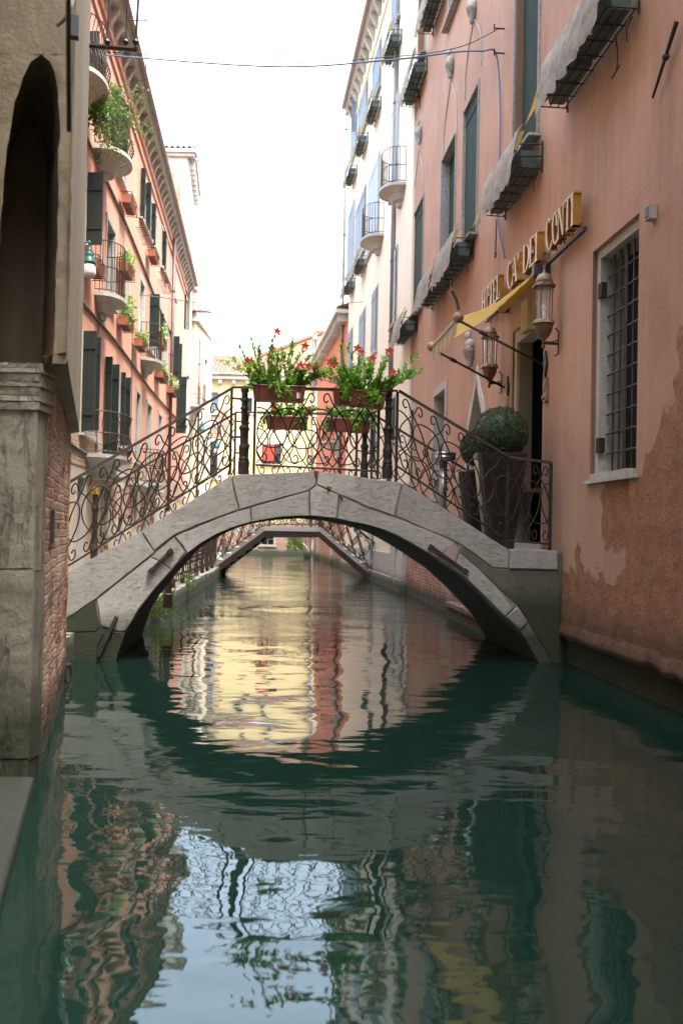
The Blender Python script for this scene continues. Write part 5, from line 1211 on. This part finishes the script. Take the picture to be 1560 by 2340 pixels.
MB().wbox(OF, OF.L-.95, OF.L-.2, 12.0, 13.3, -.9, -.2).wbox(OF, OF.L-1.05, OF.L-.1, 13.302, 13.5, -1, -.1).build('chimney', 'brick_far', OH)
for k in range(5): MB().wbox(OF, OF.L-1.05+k*.2, OF.L-.93+k*.2, 13.502, 13.7, -1, -.1).build('chimney_tile', 'tile', OH)
for z in (8.0,): balcony(OWl, OH, 455, 930, 1.6, .6, 1.1)
pipe(OWl, 448, 770, 1180, .06, .12, 'pipe_brown', 'dark downpipe on the ochre house corner')
# bracket lamps near yellow house
for px, py, Y, label in ((437, 960, 41, 'green bracket lamp projecting from the grey house, upper of the two far lamps'), (470, 1000, 44, 'green bracket lamp in front of the pointed window, lower of the two far lamps')):
    a = at(px-28, py-0, Y); t_ = thing('street_lamp', label, 'street lamp', a, 'far green bracket lamps')
    e_ = at(px+25, py, Y); MB().tube([a, e_], .025, 6).tube(smooth_pts([a+Vector((0, 0, -.6)), a+Vector((.3, 0, -.3)), a+Vector((.7, 0, -.03))]), .02, 5).build('bracket', 'teal', t_)
    MB().lathe(e_+Vector((0, 0, -.55)), [(.16, 0), (.17, .1), (.1, .3), (.05, .5), (.02, .55)], 10).build('hood', 'teal', t_); MB().lathe(e_+Vector((0, 0, -.8)), [(.05, 0), (.15, .08), (.15, .24)], 10).build('glass_shade', 'shade', t_)
# ------------------------------------------------------------------ yellow house at the end
YW = Wall((-10.5, 50), (-.9, 50.3)); yh = thing('yellow_house', 'pale yellow house with a tiled roof closing the view at the end of the canal', 'building', YW.pt(4, 0)); hy = []
win(YW, hy, yh, 472, 502, 893, 946, 'white_stone', 'dark', .1, .2, shut='closed', shutmat='blue')
win(YW, hy, yh, 468, 506, 1000, 1094, 'white_stone', 'dark', .22, .2, shut='closed', shutmat='iron_grey')
win(YW, hy, yh, 596, 644, 1012, 1062, 'white_stone', 'dark', .08, .25)
win(YW, hy, yh, 615, 634, 905, 945, 'white_stone', 'dark', .1, .2, shut='closed', shutmat='green2')
win(YW, hy, yh, 560, 580, 905, 945, 'white_stone', 'dark', .1, .2, shut='closed', shutmat='green2')
u0, z0 = YW.uz(601, 1056); u1, z1 = YW.uz(627, 1018); MB().wbox(YW, u0, u1, z0, z1, .05, .09).build('red_blind', 'redcloth', yh); MB().wbox(YW, u1+.05, u1+.38, z0-.1, z1+.1, .04, .08).build('shutter', 'iron_grey', yh)
# pointed gothic head over the dark window
uc, zc_ = YW.uz(487, 998); m = MB()
for sg in (-1, 1):
    P = [(.55, 0), (.56, .3), (.4, .62), (.16, .8), (.05, .98), (0, 1.2)]; Q = [(x*.7, y_*.78) for x, y_ in P]
    for i in range(5):
        A = [YW.pt(uc+sg*P[i][0], zc_+P[i][1], .06), YW.pt(uc+sg*P[i+1][0], zc_+P[i+1][1], .06), YW.pt(uc+sg*Q[i+1][0], zc_+Q[i+1][1], .06), YW.pt(uc+sg*Q[i][0], zc_+Q[i][1], .06)]
        m.prism(A, YW.n*-.055)
m.build('pointed_moulding', 'white_stone', yh); MB().wbox(YW, uc-.8, uc+.8, zc_+.0, zc_+1.5, .002, .012).build('brick_panel', 'brick_far', yh)
win(YW, hy, yh, 593, 630, 1219, 1247, 'white_stone', 'dark', .12, .2)
hyl = [hy.pop()]
facade(YW, 0, YW.L, 1.75, 10.0, hy, 'yellow', yh, 'wall', .28, 6)
facade(YW, 0, YW.L, .3, 1.748, hyl, 'brick_far', yh, 'brick_base', .28, 5.9)
MB().wbox(YW, 0, YW.L, -.5, .298, -.28, .12).build('stone_footing', 'white_stone', yh)
MB().wbox(YW, -.2, YW.L+.1, 10.0, 10.15, -6, .3).wbox(YW, -.2, YW.L+.1, 10.152, 10.3, -6, .15).build('cornice', 'trim', yh)
u = .2
while u < YW.L: MB().wbox(YW, u, u+.2, 9.75, 9.995, .004, .25).build('cornice_bracket', 'white_stone', yh); u += .78
m = tileroof(YW.pt(-.3, 10.32, .4), YW.t*(YW.L+.4), Vector((0, 3.8, 1.75)), 46, 14, .05); m.build('roof', 'tile', yh)
tileroof(YW.pt(-.3, 12.05, -7.2), YW.t*(YW.L+.4), Vector((0, -3.6, .05)), 46, 8).build('roof', 'tile', yh)
pipe(YW, 714, 880, 1230, .1, .15, 'pipe', 'grey downpipe where the yellow house meets the red house')
# peach house with gable behind
PH = thing('peach_house', 'peach gabled house behind the yellow roof', 'building', (-2, 60, 0))
ph = [at(500, 860, 60), at(500, 850, 60), at(640, 800, 60), at(748, 760, 60), at(790, 785, 60), at(790, 900, 60)]
ph = [Vector((p.x, 60, p.z)) for p in ph]; ph = [Vector((ph[0].x, 60, 0))]+ph[1:5]+[Vector((ph[5].x, 60, 0))]
MB().prism(ph, (0, 6, 0)).build('wall', 'peach', PH)
m = MB()
for i in range(1, 4): a, c = ph[i], ph[i+1]; m.prism([a+Vector((0, -.3, .02)), c+Vector((0, -.3, .02)), c+Vector((0, -.3, .2)), a+Vector((0, -.3, .2))], (0, 6.6, 0))
m.build('roof', 'tile', PH)
MB().prism([at(735, 799, 59.9), at(765, 799, 59.9), at(765, 792, 59.9), at(735, 792, 59.9)], (0, .08, 0)).build('window', 'redcloth', PH) if False else None
# wooden roof terrace (altana)
al = thing('roof_terrace', 'weathered timber roof terrace frame above the red house', 'roof terrace', at(735, 850, 45))
m_ = [((716, 750), (716, 900)), ((722, 748), (722, 880)), ((760, 752), (760, 860)), ((716, 757), (765, 757)), ((716, 775), (765, 777)), ((716, 838), (765, 838))]
for i, (a, c) in enumerate(m_): MB().tube([at(*a, 45+.15*(i % 2)), at(*c, 45+.15*(i % 2))], .07, 4).build('post' if i < 3 else 'beam', 'wood', al)
for x in (720, 760): MB().tube([at(x, 757, 45), at(x+8, 757, 48)], .06, 4).build('beam', 'wood', al)
# ------------------------------------------------------------------ cream building right
CW = Wall((1.60, 21.42), (.12, 34.9)); crm = thing('cream_house', 'tall cream house with blue shutters and round balconies beyond the hotel', 'building', CW.pt(5, 0)); hc = []
def cw(pa, pb, yt, yb, mat, **k): return win(CW, hc, crm, pa, pb, yt, yb, 'trim', 'dark', .09, .22, shut='closed', shutmat=mat, so_=.06, **k)
for pa, pb, yt, yb, mt in ((918, 900, -260, 25, 'blue'), (872, 854, 82, 192, 'blue'), (841, 822, 180, 272, 'blue'), (817, 804, 195, 335, 'blue'),
                           (912, 897, 205, 425, 'bluepale'), (868, 843, 343, 535, 'bluepale'), (836, 815, 420, 567, 'blue'), (810, 796, 455, 622, 'blue'),
                           (908, 896, 560, 735, 'greypane'), (863, 851, 650, 800, 'blue'), (835, 822, 700, 830, 'blue'), (806, 796, 745, 850, 'blue'),
                           (905, 893, 900, 1010, 'green2'), (860, 848, 930, 1060, 'green2')):
    cw(pa, pb, yt, yb, mt)
facade(CW, 0, CW.L, .9, 18.3, hc, 'cream', crm, 'wall', .28, 6)
for s in ((815, 805, 205, 292, 'blue'), (790, 787, 446, 622, 'blue'), (812, 806, 450, 600, 'bluepale')): leafshut(CW, crm, s[0], s[1], s[2], s[3], s[4], 100)
MB().wbox(CW, -.0, CW.L+.0, .3, .898, -.3, .06).wbox(CW, 0, CW.L, -.5, .298, -.3, .16).build('stone_plinth', 'white_stone', crm)
for ux in (.1, 1.2, 5.5): MB().wbox(CW, ux, ux+.5, .3, 2.4, .061, .12).build('pilaster', 'white_stone', crm)
MB().wbox(CW, -.2, CW.L+.3, 18.3, 18.42, -.3, .26).wbox(CW, -.2, CW.L+.1, 18.422, 18.5, -.3, .32).build('cornice', 'trim', crm)
m = MB(); m.tube([CW.pt(-.2, 18.52, .38), CW.pt(CW.L+.1, 18.52, .38)], .07, 8); m.build('gutter', 'gutter', crm, True)
MB().wbox(CW, 0, CW.L, 17.4, 17.5, .001, .05).build('string_course', 'yellow', crm)
u = .2
while u < CW.L:
    p = [(.004, 17.85), (.004, 18.296), (.24, 18.296), (.24, 18.2), (.17, 18.12), (.12, 17.98)]
    MB().prism([CW.pt(u, z, o) for o, z in p], CW.t*.2).build('cornice_bracket', 'trim', crm); u += .72
tileroof(CW.pt(-.2, 18.56, .28), CW.t*(CW.L+.4), CW.n*-4+Vector((0, 0, 1.3)), 60, 10).build('roof', 'tile', crm)
MB().wbox(CW, 7, 7.6, 18.8, 20.1, -1, -.4).build('chimney', 'brick', crm)
balcony(CW, crm, 892, 436, 1.3, .6, .95, railmat='iron_grey'); balcony(CW, crm, 846, 550, 1.5, .6, .95, railmat='iron_grey')
pipe(CW, 789, 262, 1200, .06, .12, 'pipe', 'slim grey downpipe at the far corner of the cream house')
GC = 'canvas skirted window boxes on the cream house'
for px, py, L, la in ((918, 95, 1.3, 'highest canvas skirted window box on the cream house, beside the thick downpipe'), (871, 245, 1.3, 'canvas skirted window box on the cream house, second from the downpipe in the top row'), (841, 325, 1.3, 'canvas skirted window box on the cream house, third from the downpipe in the top row'),
                      (816, 398, 1.3, 'canvas skirted window box at the far end of the top row on the cream house'), (838, 606, 1.3, 'canvas skirted window box just beyond the lower round balcony'), (811, 656, 1.3, 'lowest canvas skirted window box at the far corner of the cream house')):
    canvas_basket(CW, px, py, L, la, GC)
# far red house
RW = Wall((.10, 35.0), (-1.42, 46.5)); rh = thing('red_house', 'brick red house with white eaves squeezed beyond the cream house', 'building', RW.pt(5, 0)); hr = []
winu(RW, hr, rh, 7.6, 8.5, 4.6, 7.0, 'white_stone', 'dark', .1, .2, shut='closed', shutmat='green'); winu(RW, hr, rh, 2, 3, 4.6, 7.0, 'white_stone', 'dark', .1, .2, shut='closed', shutmat='green')
winu(RW, hr, rh, 5, 6, 2.2, 3.6, 'white_stone', 'dark', .1, .2)
facade(RW, 0, RW.L, 1.9, 10.2, hr, 'red', rh, 'wall', .25, 5)
MB().wbox(RW, 0, RW.L, -.5, 1.898, -4, .03).build('brick_base', 'brick', rh)
for uu in (3.2, 8.8): MB().wbox(RW, uu, uu+.35, -.4, 3, .032, .12).build('stone_pier', 'white_stone', rh)
MB().wbox(RW, -.1, RW.L+.2, 10.2, 10.35, -.3, .5).build('cornice', 'white_stone', rh)
u = .1
while u < RW.L: MB().wbox(RW, u, u+.14, 9.9, 10.196, .004, .4).build('eave_bracket', 'white_stone', rh); u += .45
tileroof(RW.pt(-.1, 10.4, .45), RW.t*(RW.L+.3), RW.n*-4+Vector((0, 0, 1.4)), 56, 10).build('roof', 'tile', rh)
balcony(RW, rh, 750, 1010, 1.2, .6, .8, 'white_stone')
# ------------------------------------------------------------------ second bridge
b2 = thing('steel_bridge', 'footbridge of rusty steel beams with white stone steps, seen under the stone arch', 'bridge', (-1.5, 27.5, 0))
S2 = Wall((-6, 26.5), (2, 26.5)); q2 = lambda px, py: S2.uz(px, py)
prof2 = [q2(470, 1312), q2(604, 1213), q2(728, 1213), q2(856, 1322)]
th = .14
for o in (0, -1.9):
    P = [S2.pt(u, z, o) for u, z in prof2]; P += [S2.pt(u, z-th-(.06 if 0 < i < 3 else .1), o) for i, (u, z) in list(enumerate(prof2))[::-1]]
    MB().prism(P, S2.n*-.1).build('steel_beam', 'rust', b2)
u0_, u1_ = prof2[1][0], prof2[2][0]; MB().wbox(S2, u0_, u1_, prof2[1][1]-.13, prof2[1][1]-.04, -1.9, -.1).build('deck_underside', 'blackbar', b2)
MB().wbox(S2, u0_, u1_, prof2[1][1]+.002, prof2[1][1]+.14, -2, .02).build('deck', 'white_stone', b2)
for (A, Bq) in ((prof2[1], prof2[0]), (prof2[2], prof2[3])):
    n = 7
    for i in range(n):
        ua_ = A[0]+(Bq[0]-A[0])*i/n; ub_ = A[0]+(Bq[0]-A[0])*(i+1)/n; zz = A[1]+(Bq[1]-A[1])*(i+.35)/n; lo = A[1]+(Bq[1]-A[1])*(i+1)/n
        MB().wbox(S2, min(ua_, ub_), max(ua_, ub_), lo-.02, zz+.13, -1.89, -.102).build('step', 'white_stone', b2)
def rail2(o):
    for k, (A, Bq, n) in enumerate(((prof2[0], prof2[1], 5), (prof2[1], prof2[2], 4), (prof2[2], prof2[3], 5))):
        f = lambda x, v: S2.pt(A[0]+(Bq[0]-A[0])*x, A[1]+(Bq[1]-A[1])*x+.2+v*.85, o)
        m = MB(); m.tube([f(0, 1), f(1, 1)], .022, 5).tube([f(0, 0), f(1, 0)], .014, 5)
        for fam in (0, 1):
            for kk in range(-1, n+1):
                for sg in (1, -1):
                    seg = []
                    for q in SA[::2]:
                        x = (kk+.5+(.5 if fam else 0)+sg*q.x)/n
                        if 0 <= x <= 1: seg.append(f(x, q.y if not fam else 1-q.y))
                        else:
                            if len(seg) > 1: m.tube(seg, .012, 4)
                            seg = []
                    if len(seg) > 1: m.tube(seg, .012, 4)
        m.tube([f(0, -.1), f(0, 1)], .02, 4).tube([f(1, -.1), f(1, 1)], .02, 4); m.build('railing', 'iron_grey', b2)
rail2(-.05); rail2(-1.95)
u_, z_ = prof2[3]; MB().wbox(S2, u_-.1, u_+.35, -.5, z_-.02, -2, .0).build('abutment', 'white_stone', b2)
# third bridge
b3 = thing('far_arch_bridge', 'small pale arch bridge over the side canal in front of the far brick wall', 'bridge', (-5, 46.5, 0)); S3 = Wall((-9, 46), (-1, 46.2))
m = MB(); K = 24; cu_ = S3.uz(560, 1200)[0]; re = S3.uz(694, 1275)[0]-cu_
inn = [(cu_+re*math.cos(math.pi*i/K), 1.32*math.sin(math.pi*i/K)) for i in range(K+1)]; out = [(cu_+(re+.35)*math.cos(math.pi*i/K), (1.32+.22)*math.sin(math.pi*i/K)+.02) for i in range(K+1)]
for i in range(K): m.prism([S3.pt(*inn[i]), S3.pt(*inn[i+1]), S3.pt(*out[i+1]), S3.pt(*out[i])], S3.n*-1.6)
m.build('arch_ring', 'white_stone', b3)
m = MB()
for i in range(K+1): m.tube([S3.pt(out[i][0], out[i][1], -.05), S3.pt(out[i][0], out[i][1]+.9, -.05)], .015, 4)
m.tube([S3.pt(x, z+.9, -.05) for x, z in out], .025, 5); m.build('railing', 'iron_grey', b3)
random.seed(4); m = MB(); ms = MB(); c = at(672, 1225, 45.8)
for i in range(420): m.leaf(c+Vector((rnd(-.35, .45), rnd(-.2, .2), rnd(-.75, .45))), rv()+Vector((0, 0, -.5)), rv(), .14, .08)
for i in range(6): ms.tube([c+Vector((rnd(-.2, .3), 0, .5)), c+Vector((rnd(-.2, .3), 0, -.6))], .01, 4)
iv = thing('ivy', 'ivy hanging beside the far arch bridge', 'climbing plant', c); m.build('leaves', 'leaf', iv); ms.build('stems', 'stem', iv)
# ------------------------------------------------------------------ quay fence, weeds, mooring pole
fe = thing('iron_fence', 'rusty wrought iron fence along the left quay seen under the arch', 'fence', (qx(20)-.15, 20, .3))
y = 13.0; i = 0
while y < 25.6:
    y2 = y+1.4; a, c = Vector((qx(y)-.16, y, .3)), Vector((qx(y2)-.16, y2, .3))
    MB().lathe(a, [(.05, 0), (.05, .15), (.03, .2), (.03, .85), (.05, .9), (.04, 1.0), (.01, 1.04)], 8).build('post', 'rust', fe)
    m = MB(); m.tube([a+Vector((0, 0, .1)), c+Vector((0, 0, .1))], .014, 4).tube([a+Vector((0, 0, .92)), c+Vector((0, 0, .92))], .018, 4)
    for k in range(1, 8):
        p = a+(c-a)*k/8; s = (-1)**k
        m.tube([p+Vector((0, 0, .1)), p+Vector((s*.03, .04*s, .3)), p+Vector((0, 0, .5)), p+Vector((-s*.03, -.04*s, .72)), p+Vector((0, 0, .92))], .013, 4)
    m.build('bars', 'rust', fe); y = y2
random.seed(9)
for (px, py, Y, n, s, la) in ((432, 1335, 18.3, 160, .26, 'grassy weeds growing from the quay stones by the fence foot'), (372, 1385, 14.0, 260, .34, 'dark leafy weeds trailing from the quay beside the bridge foot')):
    c = at(px, py, Y); t_ = thing('weeds', la, 'weeds', (c.x, c.y, .3)); m = MB(); ms = MB()
    for i in range(n):
        p = c+Vector((rnd(-1, 1)*s*.5, rnd(-1, 1)*s, rnd(-.6, 1)*s*.8)); m.leaf(p, rv()+Vector((.3, 0, .4)), rv(), rnd(.05, .11), rnd(.015, .04))
    for i in range(10): ms.tube([Vector((c.x, c.y, .25)), c+rv()*s*.6], .004, 4)
    m.build('leaves', 'leaf_vine', t_); ms.build('stems', 'stem', t_)
p = at(511, 1300, 27.6); m = MB(); m.tube([Vector((p.x, 27.6, -.5)), Vector((p.x, 27.6, 1.15))], .07, 8); solo(m, 'mooring_pole', 'rubble', 'dark wooden mooring pole by the foot of the steel bridge', 'mooring pole', (p.x, 27.6, 0))
cable([PW.pt(*PW.uz(300, 672), .2), at(560, 700, 26), CW.pt(*CW.uz(832, 690), .05)], .012, 'cable', 'thin pale wire crossing the canal low between the salmon and cream houses')
